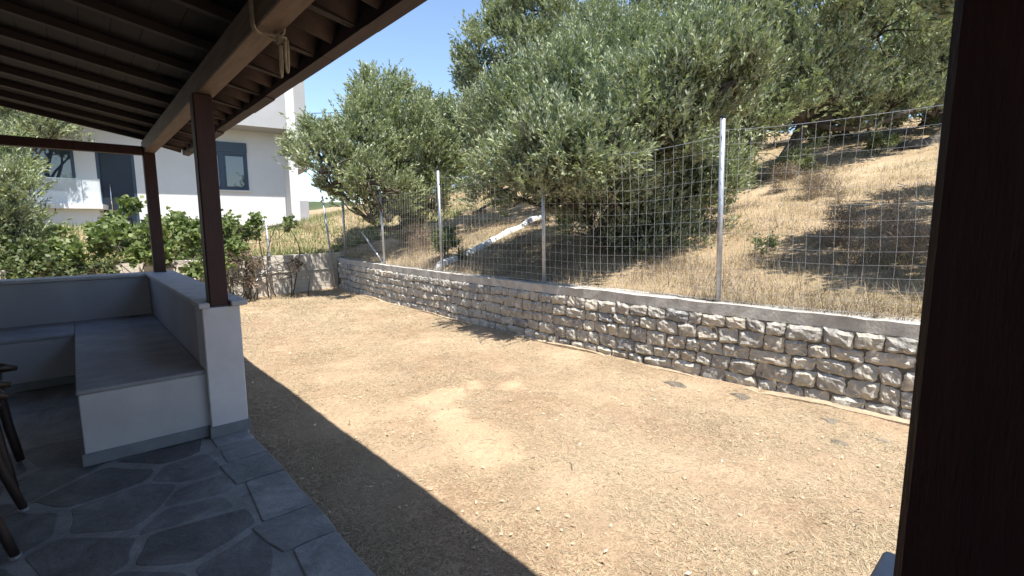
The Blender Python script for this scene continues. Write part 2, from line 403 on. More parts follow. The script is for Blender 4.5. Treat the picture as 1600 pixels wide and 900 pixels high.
def clip(poly, n, c):
    out = []
    for i in range(len(poly)):
        a, b_ = poly[i], poly[(i+1) % len(poly)]
        da, db = a@n-c, b_@n-c
        if da <= 0: out.append(a)
        if (da < 0) != (db < 0) and abs(da-db) > 1e-9: out.append(a+(b_-a)*da/(da-db))
    return out
def rounded(poly, r):
    poly = [np.array(q) for q in poly]; out = []
    for i, q in enumerate(poly):
        a, c = poly[i-1], poly[(i+1) % len(poly)]
        la, lc = np.linalg.norm(a-q), np.linalg.norm(c-q)
        if la < 1e-4 or lc < 1e-4: continue
        ra, rc = min(r, 0.38*la), min(r, 0.38*lc)
        p0, p2 = q+(a-q)*ra/la, q+(c-q)*rc/lc
        out += [p0, 0.25*p0+0.5*q+0.25*p2, p2]
    return out
prng = np.random.default_rng(23)
seeds = []
for j, yy in enumerate(np.arange(-1.5, 4.3, 0.34)):
    for xx in np.arange(-2.6, 0.66, 0.46):
        seeds.append((xx+(0.23 if j % 2 else 0)+prng.uniform(-0.22, 0.22), yy+prng.uniform(-0.17, 0.17)))
seeds = np.array(seeds)
for i, sdp in enumerate(seeds):
    if sdp[0] > 0.60: continue
    poly = [np.array(q, float) for q in ((-1.87, -1.8), (0.585, -1.8), (0.585, 4.7), (-1.87, 4.7))]
    near = np.argsort(((seeds-sdp)**2).sum(1))[1:16]
    for k in near:
        n = seeds[k]-sdp; L = np.linalg.norm(n); n = n/L
        gap = prng.uniform(0.004, 0.036)
        poly = clip(poly, n, (sdp+seeds[k])@n/2-gap)
        if len(poly) < 3: break
    if len(poly) < 3: continue
    poly = [q+prng.uniform(-0.022, 0.022, 2) for q in poly]
    mid = []
    for a_ in range(len(poly)):
        q0, q1 = poly[a_], poly[(a_+1) % len(poly)]
        mid.append(q0)
        if np.linalg.norm(q1-q0) > 0.2: mid.append((q0+q1)/2+prng.uniform(-0.018, 0.018, 2))
    poly = rounded(mid, 0.032)
    if len(poly) < 6: continue
    MB().prism(poly, -0.03, prng.uniform(-0.0015, 0.002), 0.004).build('flagstone', 'flag', floor)
y0 = -1.6
while y0 < 7.3:                 # straight cut slabs along the outer edge
    L = prng.uniform(0.30, 0.62)
    w0 = 0.60+prng.uniform(-0.01, 0.02)
    poly = [np.array(q) for q in ((w0, y0+0.006), (FX+prng.uniform(-.006, .006), y0+0.006), (FX+prng.uniform(-.006, .006), y0+L-0.006), (w0+prng.uniform(-0.07, 0.04), y0+L-0.006+prng.uniform(-0.03, 0.0)))]
    poly = [q_ for i_ in range(4) for q_ in (poly[i_], (poly[i_]+poly[(i_+1) % 4])/2+prng.uniform(-0.010, 0.010, 2))]
    MB().prism(rounded(poly, 0.014), -0.045, prng.uniform(0.002, 0.007), 0.006).build('edge_slab', 'flag_edge', floor)
    y0 += L

PX0, PX1 = 0.635, 0.865
# parapet with built-in bench
par = thing('parapet_wall', 'white plastered parapet with grey coping round the corner of the porch', 'parapet', (0.75, 5.8, 0))
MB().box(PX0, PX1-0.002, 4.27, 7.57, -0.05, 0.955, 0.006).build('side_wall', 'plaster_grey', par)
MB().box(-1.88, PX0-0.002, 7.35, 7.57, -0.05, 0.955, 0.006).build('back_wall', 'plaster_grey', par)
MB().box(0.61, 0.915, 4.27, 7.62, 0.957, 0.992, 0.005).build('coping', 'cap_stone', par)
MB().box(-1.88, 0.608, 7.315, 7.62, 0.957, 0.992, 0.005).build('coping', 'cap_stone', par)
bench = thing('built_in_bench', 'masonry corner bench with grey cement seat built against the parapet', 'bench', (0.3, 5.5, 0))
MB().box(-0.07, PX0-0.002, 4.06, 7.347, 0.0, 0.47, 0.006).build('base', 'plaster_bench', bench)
MB().box(-1.88, -0.072, 6.44, 7.347, 0.0, 0.47, 0.006).build('base', 'plaster_grey', bench)  # deeper tone than the front base, carrying the gloom further inside
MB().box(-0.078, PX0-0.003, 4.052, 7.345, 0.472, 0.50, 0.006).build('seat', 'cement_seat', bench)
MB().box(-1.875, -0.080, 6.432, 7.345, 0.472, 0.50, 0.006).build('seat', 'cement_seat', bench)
MB().box(-0.085, PX0-0.012, 4.045, 4.058, 0.004, 0.085, 0.003).build('skirting', 'skirting', bench)
MB().box(-0.085, -0.072, 4.060, 6.42, 0.004, 0.085, 0.003).build('skirting', 'skirting', bench)
MB().box(-1.87, -0.087, 6.422, 6.438, 0.004, 0.085, 0.003).build('skirting', 'skirting', bench)

def pillar(y0, y1, label, side):
    t = thing('pillar', label, 'pillar', (0.75, (y0+y1)/2, 0), 'white pillars carrying the porch posts')
    MB().box(PX0-0.008, PX1+0.003, y0, y1, -0.05, 0.953, 0.006).build('shaft', 'plaster', t)
    MB().box(PX0-0.020, PX1+0.014, y0-0.012, y1-0.004, 0.004, 0.085, 0.003).build('skirting', 'skirting', t)
    # coping left open where the post foot comes down
    e = 0.0 if side else 0.032
    MB().box(0.605, 0.672, y0-0.03, y1+e, 0.955, 0.992, 0.005).build('coping', 'cap_stone', t)
    MB().box(0.808, 0.915, y0-0.03, y1+e, 0.955, 0.992, 0.005).build('coping', 'cap_stone', t)
    MB().box(0.674, 0.806, (y0+0.137) if side else y0-0.03, y1+e if side else (y1-0.16), 0.955, 0.990, 0.004).build('coping', 'cap_stone', t)
pillar(4.0, 4.265, 'white plastered pillar at the front end of the parapet beside the bench', True)
pillar(-0.17, 0.12, 'white plastered pillar with grey coping under the post at the porch edge', False)

POSTG = 'dark wooden porch posts'
def porch_post(x0, x1, y0, y1, z0, label, lean=0.0):
    t = thing('porch_post', label, 'post', ((x0+x1)/2, (y0+y1)/2, z0), POSTG)
    MB(lambda x, y, z: (x, y+lean*(z-z0), z)).box(x0, x1, y0, y1, z0, 2.428, 0.008).build('shaft', 'timber', t)
    MB().box(x0-0.004, x1+0.004, y0-0.004, y1+0.004, z0-0.0, z0+0.012, 0.003).build('foot_plate', 'dark_wood', t)
porch_post(0.68, 0.80, 4.012, 4.132, 0.957, 'dark brown wooden post standing on the pillar at the end of the bench')
porch_post(0.70, 0.82, 7.40, 7.52, 0.994, 'dark brown wooden post at the far corner of the parapet coping')
porch_post(0.68, 0.80, -0.02, 0.105, 0.957, 'plain dark wooden post on the pillar at the open end of the porch', -0.010)

# porch roof
TS = math.tan(R(10.5))
def zr(x): return 2.582-TS*(x-0.77)            # underside of the rafters
roof = thing('porch_roof', 'dark timber porch roof with rafters, boards and clay tiles', 'roof', (-1.2, 2.5, 2.43))
MB().box(0.712, 0.826, -4.3, 7.62, 2.43, 2.58, 0.006).build('beam', 'beam_timber', roof)
MB().box(-1.88, 0.709, 7.41, 7.51, 2.40, 2.50, 0.006).build('tie_beam', 'timber', roof)
def sloped(xa, xb, y0, y1, o0, o1):
    return MB().add([(xa, y0, zr(xa)+o0), (xb, y0, zr(xb)+o0), (xb, y1, zr(xb)+o0), (xa, y1, zr(xa)+o0),
                     (xa, y0, zr(xa)+o1), (xb, y0, zr(xb)+o1), (xb, y1, zr(xb)+o1), (xa, y1, zr(xa)+o1)],
                    [(0, 3, 2, 1), (4, 5, 6, 7), (0, 1, 5, 4), (1, 2, 6, 5), (2, 3, 7, 6), (3, 0, 4, 7)])
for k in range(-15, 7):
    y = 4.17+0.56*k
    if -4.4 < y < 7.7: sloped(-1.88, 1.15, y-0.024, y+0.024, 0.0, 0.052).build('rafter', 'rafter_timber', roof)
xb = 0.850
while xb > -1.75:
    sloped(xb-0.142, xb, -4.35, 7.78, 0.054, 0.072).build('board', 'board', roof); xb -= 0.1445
yj = -4.35
while yj < 7.7:
    dz = prng.uniform(-0.006, 0.006)
    sloped(1.155, 1.222, yj, min(yj+0.556, 7.78), -0.028+dz, 0.082+dz*0.3).build('fascia_board', 'fascia', roof); yj += 0.56
# clay tiles: one wave each, laid in rows down the slope
def tile_pts(y, x0, L, lift):
    vs = []; n = 8
    for layer in (0, 1):
        for (xx, up) in ((x0+L, 0.030), (x0, 0.0)):
            for i in range(n+1):
                u = i/n
                wv = 0.034*math.cos(2*math.pi*u)
                vs.append((-xx if False else xx, y+u*0.285, zr(xx)+lift+up*0+wv+layer*0.013))
    return vs
def tile_mesh(x_low):
    """tile whose lower (eave) end is at x_low"""
    mb = MB(); n = 8; L = 0.40
    rows = []
    for layer in (0, 1):
        for (dx, lift) in ((0.0, 0.150), (-L, 0.132)):
            for i in range(n+1):
                u = i/n
                mb.v.append((dx, u*0.287, -TS*dx+lift+0.046*math.cos(2*math.pi*u)-layer*0.014))
    r = lambda layer, e, i: layer*2*(n+1)+e*(n+1)+i
    for i in range(n):
        mb.f.append((r(0, 0, i), r(0, 0, i+1), r(0, 1, i+1), r(0, 1, i)))
        mb.f.append((r(1, 0, i), r(1, 1, i), r(1, 1, i+1), r(1, 0, i+1)))
        mb.f.append((r(0, 0, i), r(1, 0, i), r(1, 0, i+1), r(0, 0, i+1)))
    return mb
tm = tile_mesh(0).mesh('tile'); tm.materials.append(MATS['tile'])
tm.polygons.foreach_set('use_smooth', [True]*len(tm.polygons))
em = MB(); ne = 8
for (dx, lift) in ((0.0, 0.040), (-0.29, 0.062)):
    for i in range(ne+1):
        em.v.append((dx, i/ne*0.281, -TS*dx+lift-0.046*math.cos(2*math.pi*i/ne)))
for (dx, lift) in ((0.0, 0.040), (-0.29, 0.062)):
    for i in range(ne+1):
        em.v.append((dx, i/ne*0.281, -TS*dx+lift+0.014-0.046*math.cos(2*math.pi*i/ne)))
for i in range(ne):
    n1 = ne+1
    em.f += [(i, n1+i, n1+i+1, i+1), (2*n1+i, 2*n1+i+1, 3*n1+i+1, 3*n1+i), (i, i+1, 2*n1+i+1, 2*n1+i), (n1+i, 3*n1+i, 3*n1+i+1, n1+i+1)]
emm = em.mesh('eave_tile'); emm.materials.append(MATS['tile']); emm.polygons.foreach_set('use_smooth', [True]*len(emm.polygons))
for k in range(-30, 13):
    o = bpy.data.objects.new('eave_tile', emm); COL.objects.link(o)
    o.location = (1.145+0.006*((k*7) % 3), 4.17+0.28*k, zr(1.145)); attach(o, roof)
rest = MB(); tmb = tile_mesh(0)
for row in range(10):
    xl = 1.335-0.345*row
    for k in range(43):
        y = -4.42+0.285*k
        if row < 4:
            o = bpy.data.objects.new('tile', tm); COL.objects.link(o)
            o.location = (xl, y, zr(xl)+0.0015*(k % 2)); attach(o, roof)
        else:
            rest.add([(v[0]+xl, v[1]+y, v[2]+zr(xl)) for v in tmb.v], tmb.f)
stuff(rest.build('tile_field', 'tile', roof))

# the home the porch leans against; unseen, its wall drawn in to darken the porch
hw = thing('unseen_house_wall', 'unseen white house wall at the back of the porch, set close to darken it', 'wall', (-2.0, 1.6, 0))
MB().box(-2.25, -1.90, -4.5, 7.7, -0.3, 3.6).build('wall', 'house_white', hw)

# rope hanging on the beam
ry = 2.60
rp = thing('rope', 'looped beige rope knotted round the roof beam with ends hanging', 'rope', (0.77, ry, 2.43))
for k, dy in enumerate((-0.012, 0.006)):
    c = []
    for a in np.linspace(0, 2*math.pi, 21):
        ex, ez = math.cos(a), math.sin(a)
        x = 0.769+0.068*np.sign(ex)*abs(ex)**0.35; z = 2.50+0.088*np.sign(ez)*abs(ez)**0.35
        c.append((x, ry+dy*1.5+0.045*(x-0.77)/0.07*(1 if k else -0.4), z))
    MB().tube(c, 0.0055, 7).build('beam_loop', 'rope', rp, True)
def loop(cx, cy, ztop, L, wdt, ang):
    c = []
    for u in np.linspace(0, 1, 25):
        s_ = math.sin(math.pi*u); x = wdt*(u-0.5)*2*(0.35+0.65*s_)
        c.append((cx+x*math.cos(ang), cy+x*math.sin(ang)+0.010*s_, ztop-L*s_**0.75))
    return c
KX, KY, KZ = 0.825, ry-0.02, 2.395
MB().tube(loop(KX, KY+0.022, KZ, 0.155, 0.026, 0.9), 0.0065, 8).build('hanging_loop', 'rope', rp, True)
MB().tube(loop(KX+0.012, KY-0.03, KZ, 0.145, 0.022, 0.6), 0.0065, 8).build('hanging_loop', 'rope', rp, True)
c = [(KX+0.020*math.cos(a), KY+0.022*math.sin(a), KZ-0.014+0.028*a/(8*math.pi)) for a in np.linspace(0, 8*math.pi, 60)]
MB().tube(c, 0.0065, 7).build('knot', 'rope', rp, True)
MB().tube([(0.80, ry, 2.425), (0.815, ry-0.01, 2.41), (KX, KY, KZ)], 0.007, 7).build('tie', 'rope', rp, True)

# dark wooden armchair by the bench
ch = thing('wooden_armchair', 'dark wooden armchair with curved legs and metal foot caps', 'chair', (-0.62, 3.45, 0))
def curve_leg(x, y, dx, dy, ztop):
    return [(x+dx*q[0], y+dy*q[0], q[1]*ztop) for q in ((1.0, 0.02), (0.75, 0.18), (0.35, 0.42), (0.05, 0.72), (0.0, 1.0))]
for (x, y, dx, dy, zt) in ((-0.43, 3.60, 0.10, 0.02, 0.66), (-0.43, 3.12, 0.10, -0.02, 0.66), (-0.90, 3.58, -0.14, 0.03, 0.45), (-0.90, 3.14, -0.14, -0.03, 0.45)):
    lg = MB().tube(curve_leg(x, y, dx, dy, zt), [0.019, 0.021, 0.022, 0.021, 0.018], 8).build('leg', 'dark_wood', ch, True)
    MB().tube([(x+dx, y+dy, 0.007), (x+dx*0.98, y+dy, 0.022)], [0.020, 0.024], 8).build('foot_cap', 'galvanised', lg)
for i in range(7):
    y = 3.14+i*0.0735
    MB().box(-0.90, -0.42, y-0.028, y+0.028, 0.42, 0.44, 0.005).build('seat_slat', 'dark_wood', ch)
MB().box(-0.44, -0.41, 3.12, 3.60, 0.37, 0.418, 0.005).build('seat_rail', 'dark_wood', ch)
MB().box(-0.91, -0.88, 3.12, 3.60, 0.37, 0.418, 0.005).build('seat_rail', 'dark_wood', ch)
for y in (3.11, 3.61):
    MB().tube([(-0.98, y, 0.64), (-0.8, y, 0.665), (-0.6, y, 0.67), (-0.45, y, 0.675), (-0.36, y, 0.66), (-0.33, y, 0.645)], [0.022, 0.026, 0.030, 0.033, 0.030, 0.016], 8).build('armrest', 'dark_wood', ch, True)
    MB().tube([(-0.92, y, 0.42), (-1.0, y, 0.7), (-1.10, y, 0.98)], [0.024, 0.024, 0.02], 8).build('back_post', 'dark_wood', ch, True)
for i in range(5):
    z = 0.56+i*0.09; x = -0.955-(z-0.56)*0.32
    MB().box(x-0.01, x+0.01, 3.13, 3.59, z-0.026, z+0.026, 0.004).build('back_slat', 'dark_wood', ch)
c2 = thing('wooden_side_chair', 'second dark wooden armchair, standing closer to the corner bench', 'chair', (-0.65, 4.25, 0))
for (x, y, dx, dy, zt) in ((-0.44, 4.42, 0.05, 0.02, 0.62), (-0.44, 3.98, 0.05, -0.02, 0.62), (-0.9, 4.40, -0.12, 0.03, 0.45), (-0.9, 4.0, -0.12, -0.03, 0.45)):
    MB().tube(curve_leg(x, y, dx, dy, zt), [0.022, 0.025, 0.026, 0.025, 0.022], 8).build('leg', 'dark_wood', c2, True)
for i in range(6):
    y = 4.01+i*0.076
    MB().box(-0.90, -0.43, y-0.028, y+0.028, 0.42, 0.44, 0.005).build('seat_slat', 'dark_wood', c2)
for y in (3.97, 4.43):
    MB().tube([(-0.98, y, 0.61), (-0.6, y, 0.64), (-0.42, y, 0.645), (-0.345, y, 0.63)], [0.022, 0.030, 0.033, 0.016], 8).build('armrest', 'dark_wood', c2, True)
    MB().tube([(-0.92, y, 0.42), (-1.0, y, 0.7), (-1.10, y, 0.95)], [0.024, 0.024, 0.02], 8).build('back_post', 'dark_wood', c2, True)
for i in range(5):
    z = 0.56+i*0.085; x = -0.955-(z-0.56)*0.32
    MB().box(x-0.01, x+0.01, 3.99, 4.41, z-0.026, z+0.026, 0.004).build('back_slat', 'dark_wood', c2)

# ------------------------------------------------------------------ stone wall
sw = thing('stone_wall', 'low grey rubble stone retaining wall with concrete coping below the fence', 'wall', (4.8, 5.5, -0.1))
def strip(y0, y1, step, x0, x1, z0, z1, jit=0.0, j2=None):
    """solid following the wall line between offsets x0..x1"""
    ys = np.arange(y0, y1+1e-6, step); mb = MB(); n = len(ys)
    for y in ys:
        a = float(wx(y)); q = (lambda: prng.uniform(-jit, jit))
        xa = x0(y) if callable(x0) else x0; zt = z1(y) if callable(z1) else z1
        mb.v += [(a+xa+q(), y, z0), (a+x1, y, z0), (a+x1, y, zt+q()), (a+xa+q(), y, zt+q())]
    for i in range(n-1):
        for k in range(4):
            mb.f.append((i*4+k, i*4+(k+1) % 4, (i+1)*4+(k+1) % 4, (i+1)*4+k))
    mb.f += [(3, 2, 1, 0), tuple((n-1)*4+k for k in range(4))]
    return mb
strip(-4, 13.3, 0.12, 0.030, 0.30, -0.35, 0.598, 0.003).build('core', 'joint', sw)
strip(-4, 13.38, 0.13, 0.030, 0.31, 0.600, 0.715, 0.007).build('coping', 'coping', sw)
strip(-4, 13.2, 0.11, lambda y: -0.03-0.07*(0.5+0.5*math.sin(3.1*y)*math.sin(1.7*y+1))-0.03*(y < 4), 0.03, -0.2, lambda y: YARD_Z+0.036+0.012*math.sin(1.9*y)+0.008*math.sin(5*y), 0.008).build('footing', 'footing', sw)

srng = np.random.default_rng(5)
def stone_mesh(mb, y0, y1, zlo, zhi, proud):
    nu, nv = 8, 6
    cy, cz = (y0+y1)/2, (zlo+zhi)/2; hy, hz_ = (y1-y0)/2, (zhi-zlo)/2
    a0 = srng.uniform(0, 9, 6); ex = srng.uniform(5.0, 16.0)
    skew = srng.uniform(-0.014, 0.014, 4); rake = srng.normal(0, 0.010, 2)
    front = []
    for j in range(nv):
        for i in range(nu):
            a = -1+2*i/(nu-1); b_ = -1+2*j/(nv-1)
            # rounded outline: pull corners in
            r = (abs(a)**ex+abs(b_)**ex)**(1/ex); mx = max(abs(a), abs(b_), 1e-6)
            k = mx/r if r > 0 else 1
            a2, b2 = a*k, b_*k
            y = cy+a2*hy+skew[0]*b_+0.005*math.sin(a0[0]+7*b_)*abs(a); z = cz+b2*hz_+skew[1]*a+0.005*math.sin(a0[1]+6*a)*abs(b_)
            edge = max(abs(a), abs(b_))
            dep = 0.0 if edge > 0.99 else proud*(0.88+0.12*(1-a*a)*(1-b_*b_))
            if edge <= 0.99:
                dep += rake[0]*a+rake[1]*b_+0.005*math.sin(a0[2]+5*a+3*b_)+0.004*math.sin(a0[3]-6*b_+4*a)+srng.uniform(-0.0035, 0.0035)
            front.append((float(wx(y))+0.022-dep, y, z))
    o = len(mb.v); mb.v += front
    for j in range(nv-1):
        for i in range(nu-1):
            q = o+j*nu+i; mb.f.append((q, q+nu, q+nu+1, q+1))
    ring = [i for i in range(nu)]+[j*nu+nu-1 for j in range(1, nv)]+[(nv-1)*nu+i for i in range(nu-2, -1, -1)]+[j*nu for j in range(nv-2, 0, -1)]
    o2 = len(mb.v)
    mb.v += [(front[i][0]+0.06, front[i][1], front[i][2]) for i in ring]
    n = len(ring)
    for i in range(n):
        j = (i+1) % n; mb.f.append((o+ring[i], o+ring[j], o2+j, o2+i))
courses = [-0.13, 0.035, 0.18, 0.325, 0.465, 0.598]
more = MB(); allst = []
def wob(c, y): return 0.0 if c in (0, 5) else 0.012*math.sin(2.3*y+c*2.1)+0.008*math.sin(5.1*y+c)
for c in range(5):
    y = -3.5+srng.uniform(0, 0.2)
    while y < 13.25:
        wd = srng.choice([0.15, 0.19, 0.23, 0.27, 0.34], p=[0.17, 0.27, 0.28, 0.18, 0.10])*srng.uniform(0.9, 1.12)
        ym = y+wd/2
        z0, z1 = courses[c]+wob(c, ym), courses[c+1]+wob(c+1, ym)
        if y+wd < 13.28: allst.append((y+0.0045, y+wd-0.0045, z0+0.0045, z1-0.0045))
        y += wd
vis = [s_ for s_ in allst if s_[0] > 0.2]
vis.sort(key=lambda s_: s_[0]); keep = set(map(tuple, vis[:300]))
for s_ in allst:
    pr = srng.uniform(0.012, 0.030)
    if tuple(s_) in keep:
        mb = MB(); stone_mesh(mb, *s_, pr); mb.build('stone', 'rubble', sw)
    else: stone_mesh(more, *s_, pr)
stuff(more.build('stone_field', 'rubble', sw))

# concrete retaining wall of the neighbour's plot
cw = thing('concrete_retaining_wall', 'weathered pale concrete retaining wall at the end of the yard', 'wall', (1, 12.4, -0.1))
mb = MB(); xs_ = np.linspace(-9, WX_END+0.28, 60)
for x in xs_:
    yb = float(backline(x)); j = prng.uniform(-0.006, 0.006)
    mb.v += [(x, yb-0.14+j, -0.3), (x, yb+0.06, -0.3), (x, yb+0.06, 0.86), (x, yb-0.135+j, 0.86+prng.uniform(-0.012, 0.012))]
for i in range(len(xs_)-1):
    for k in range(4): mb.f.append((i*4+k, i*4+(k+1) % 4, (i+1)*4+(k+1) % 4, (i+1)*4+k))
mb.f += [(3, 2, 1, 0), tuple((len(xs_)-1)*4+k for k in range(4))]
mb.build('wall_body', 'concrete', cw)
for z in (0.44,):            # lips left by the shutter boards
    mb = MB(); m_ = 0
    for x in xs_[20:]:
        yb = float(backline(x)); mb.v += [(x, yb-0.165, z), (x, yb-0.135, z), (x, yb-0.135, z+0.022), (x, yb-0.16, z+0.018)]; m_ += 1
    for i in range(m_-1):
        for k in range(4): mb.f.append((i*4+k, i*4+(k+1) % 4, (i+1)*4+(k+1) % 4, (i+1)*4+k))
    mb.build('ledge', 'concrete', cw)

# ------------------------------------------------------------------ wire fences
def wire_prism(mb, pts, r): mb.tube(pts, r, 3, False)
fence = thing('wire_fence', 'galvanised wire mesh fence on round steel posts above the stone wall', 'fence', (5.0, 5, 0.72))
FOFF = 0.17
posts = [(-2.75, 2.55), (-0.15, 2.55), (2.38, 2.585), (4.90, 2.50), (7.60, 2.55), (10.15, 2.35), (12.95, 2.37)]
lean = {2.38: (-0.005, 0.03), 4.90: (0.0, 0.03), 7.60: (0, 0.06), 10.15: (0, 0.10)}
for (y, zt) in posts:
    x = float(wx(y))+FOFF; dx, dy = lean.get(y, (0, 0))
    po = MB().tube([(x, y, 0.60), (x+dx, y+dy, zt)], 0.027, 12).build('post', 'galvanised', fence, True)
    MB().tube([(x+dx, y+dy, zt-0.012), (x+dx, y+dy, zt+0.010), (x+dx, y+dy, zt+0.016)], [0.031, 0.031, 0.018], 12).build('post_cap', 'black_plastic', po)
    if y == 10.15:
        MB().tube([(x, y+0.06, 0.73), (x+0.02, y+1.15, 1.42)], 0.022, 10).build('brace', 'galvanised', fence, True)
wrng = np.random.default_rng(3)
rows_z = [0.745, 0.85, 0.955, 1.065, 1.18, 1.30, 1.43, 1.57, 1.71, 1.86, 2.01, 2.16, 2.31, 2.45]
for i in range(len(posts)-1):
    ya, yb = posts[i][0], posts[i+1][0]; mb = MB(); top = min(posts[i][1], posts[i+1][1])-0.1
    ph = wrng.uniform(0, 6, 4)
    def fp(y, z):
        u = (y-ya)/(yb-ya); s_ = math.sin(math.pi*u)
        return (float(wx(y))+FOFF-0.035+0.03*s_*math.sin(ph[0]+3*u+z*2), y+0.010*s_*math.sin(ph[1]+z*5+y*2), z-0.035*s_*(z-0.72)+0.010*s_*math.sin(ph[2]+7*u+z*3))
    k = 0; y = ya
    sc = (top-0.745)/(2.45-0.745)
    zz = [0.745+(z-0.745)*sc for z in rows_z]
    while y <= yb:
        wire_prism(mb, [fp(y, z) for z in np.linspace(zz[0], zz[-1], 9)], 0.0010)
        y += 0.108; k += 1
    for r_, z in enumerate(zz):
        wire_prism(mb, [fp(y, z) for y in np.linspace(ya, yb, 22)], 0.0020 if r_ in (0, len(zz)-1) else 0.0010)
    stuff(mb.build('wire_mesh', 'wire', fence))
bf = thing('sagging_wire_fence', 'old sagging wire fence on thin posts before the concrete wall', 'fence', (2, 12.5, -0.1))
def fl(x): return 13.2+0.235*(x-5.27)
bposts = [(5.24, 2.37, -0.24), (3.52, 1.90, -0.06), (1.42, 1.3, 0), (-1.2, 1.2, 0), (-4.0, 1.2, 0)]
for (x, zt, dx) in bposts:
    MB().tube([(x, fl(x), -0.15), (x+dx, fl(x), zt)], 0.026, 10).build('post', 'galvanised', bf, True)
MB().tube([(3.50, fl(3.5)-0.03, 0.62), (2.72, fl(2.72)-0.05, -0.05)], 0.020, 8).build('brace', 'galvanised', bf, True)
MB().box(3.44, 3.54, fl(3.5)-0.04, fl(3.5)+0.04, 0.86, 0.89, 0.004).build('clamp', 'galvanised', bf)
for i in range(4):
    xa, xb_ = bposts[i+1][0], bposts[i][0]; mb = MB(); ph = wrng.uniform(0, 6, 3)
    def gp(x, z):
        u = (x-xa)/(xb_-xa); s_ = math.sin(math.pi*u)
        return (x+0.02*math.sin(ph[0]+5*z+3*x), fl(x)-0.03+0.06*s_*math.sin(ph[1]+4*z+5*u), z-(0.30 if i == 0 else 0.12)*s_*z*(0.8+0.3*math.sin(ph[2]+9*z)))
    for z in (0.02, 0.14, 0.28, 0.42, 0.57, 0.72, 0.86):
        wire_prism(mb, [gp(x, z) for x in np.linspace(xa, xb_, 18)], 0.0034 if z in (0.42, 0.86) else 0.0024)
    for x in np.arange(xa+0.1, xb_, 0.16):
        wire_prism(mb, [gp(x, z) for z in np.linspace(0.02, 0.86, 7)], 0.0022)
    stuff(mb.build('wire_mesh', 'wire_old', bf))

# ------------------------------------------------------------------ neighbour's house
HD = 17.0
hyaw = YAW+R(57.4)
hu = np.array([math.sin(hyaw), math.cos(hyaw), 0]); hn = np.array([-hu[1], hu[0], 0])     # hn points away from the street side
H0 = at(469, 350, HD); H0[2] = 0
K = HD/15.5
def HX_(u, n, z): return H0+hu*u+hn*n+np.array([0, 0, z])
def hz2(z): return CAMZ+(z-CAMZ)*K        # heights taken at 15.5 m, carried to the house's distance
def HB(): return MB(HX_)
RC = 1.0                                  # lower walls stand back under the upper storey
house = thing('white_house', 'white modern two storey house with overhanging upper floor and blue-grey window', 'house', HX_(-4, 2, 1.5))
RF = (HD+RC)/HD
ZL = hz2(4.55)
# recessed lower wall with openings: window 1, door, window 2 (coordinates on the recessed plane)
def on_rec(u, z): return u*K*RF, CAMZ+(z-CAMZ)*K*RF
w0, wz0 = on_rec(-2.38, 2.66); w1, wz1 = on_rec(-1.21, 4.02)
d0, dz0 = on_rec(-4.68, 1.50); d1, dz1 = on_rec(-3.88, 3.62)
e0, ez0 = on_rec(-8.2, 2.52); e1, ez1 = on_rec(-5.10, 3.72)
ub = -0.02
cols = [-13.0, e0, e1, d0, d1, w0, w1, ub]
def wallpiece(u0, u1, z0, z1): HB().box(u0, u1, RC, RC+0.3, z0, z1).build('wall', 'house_white', house)
BZ = 0.9
for a, b_ in ((-13.0, e0), (e1, d0), (d1, w0), (w1, ub)): wallpiece(a, b_, BZ, ZL)
wallpiece(e0, e1, BZ, ez0); wallpiece(e0, e1, ez1, ZL)
wallpiece(d0, d1, dz1, ZL); wallpiece(d0, d1, BZ, dz0)
wallpiece(w0, w1, BZ, wz0); wallpiece(w0, w1, wz1, ZL)
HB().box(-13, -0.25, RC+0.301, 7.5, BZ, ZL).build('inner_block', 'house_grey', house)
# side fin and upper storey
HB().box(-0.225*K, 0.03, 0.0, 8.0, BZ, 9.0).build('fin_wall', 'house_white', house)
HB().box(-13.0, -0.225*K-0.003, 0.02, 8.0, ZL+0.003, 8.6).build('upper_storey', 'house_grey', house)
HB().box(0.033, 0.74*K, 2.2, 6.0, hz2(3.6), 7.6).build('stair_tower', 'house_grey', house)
def hframe(name, u0, u1, z0, z1, wd, n0, n1, parent, mat='anthracite'):
    mb = HB(); mb.box(u0, u0+wd, n0, n1, z0, z1); mb.box(u1-wd, u1, n0, n1, z0, z1)
    mb.box(u0+wd, u1-wd, n0, n1, z0, z0+wd); mb.box(u0+wd, u1-wd, n0, n1, z1-wd, z1)
    return mb.build(name, mat, parent)
# window with roller shutter box
zb = wz1-0.33
win = hframe('window', w0, w1, wz0, zb, 0.07, RC-0.02, RC+0.08, house)
HB().box(w0-0.01, w1+0.01, RC-0.035, RC+0.1, zb+0.002, wz1).build('shutter_box', 'anthracite', win)
for q in range(3): HB().box(w0+0.02, w1-0.02, RC-0.042, RC-0.0352, zb+0.02+q*0.1, zb+0.105+q*0.1).build('shutter_slat', 'anthracite', win)
um = on_rec(-1.86, 0)[0]
HB().box(um-0.06, um+0.06, RC-0.018, RC+0.078, wz0+0.07, zb-0.07).build('mullion', 'anthracite', win)
for (a, b_) in ((w0+0.07, um-0.06), (um+0.06, w1-0.07)):
    HB().box(a, b_, RC+0.03, RC+0.04, wz0+0.07, zb-0.07).build('pane', 'window_glass', win)
    hframe('sash', a, b_, wz0+0.07, zb-0.07, 0.05, RC+0.005, RC+0.029, win)
HB().box(w0-0.06, w1+0.06, RC-0.06, RC-0.002, wz0-0.05, wz0-0.002).build('sill', 'house_white', win)
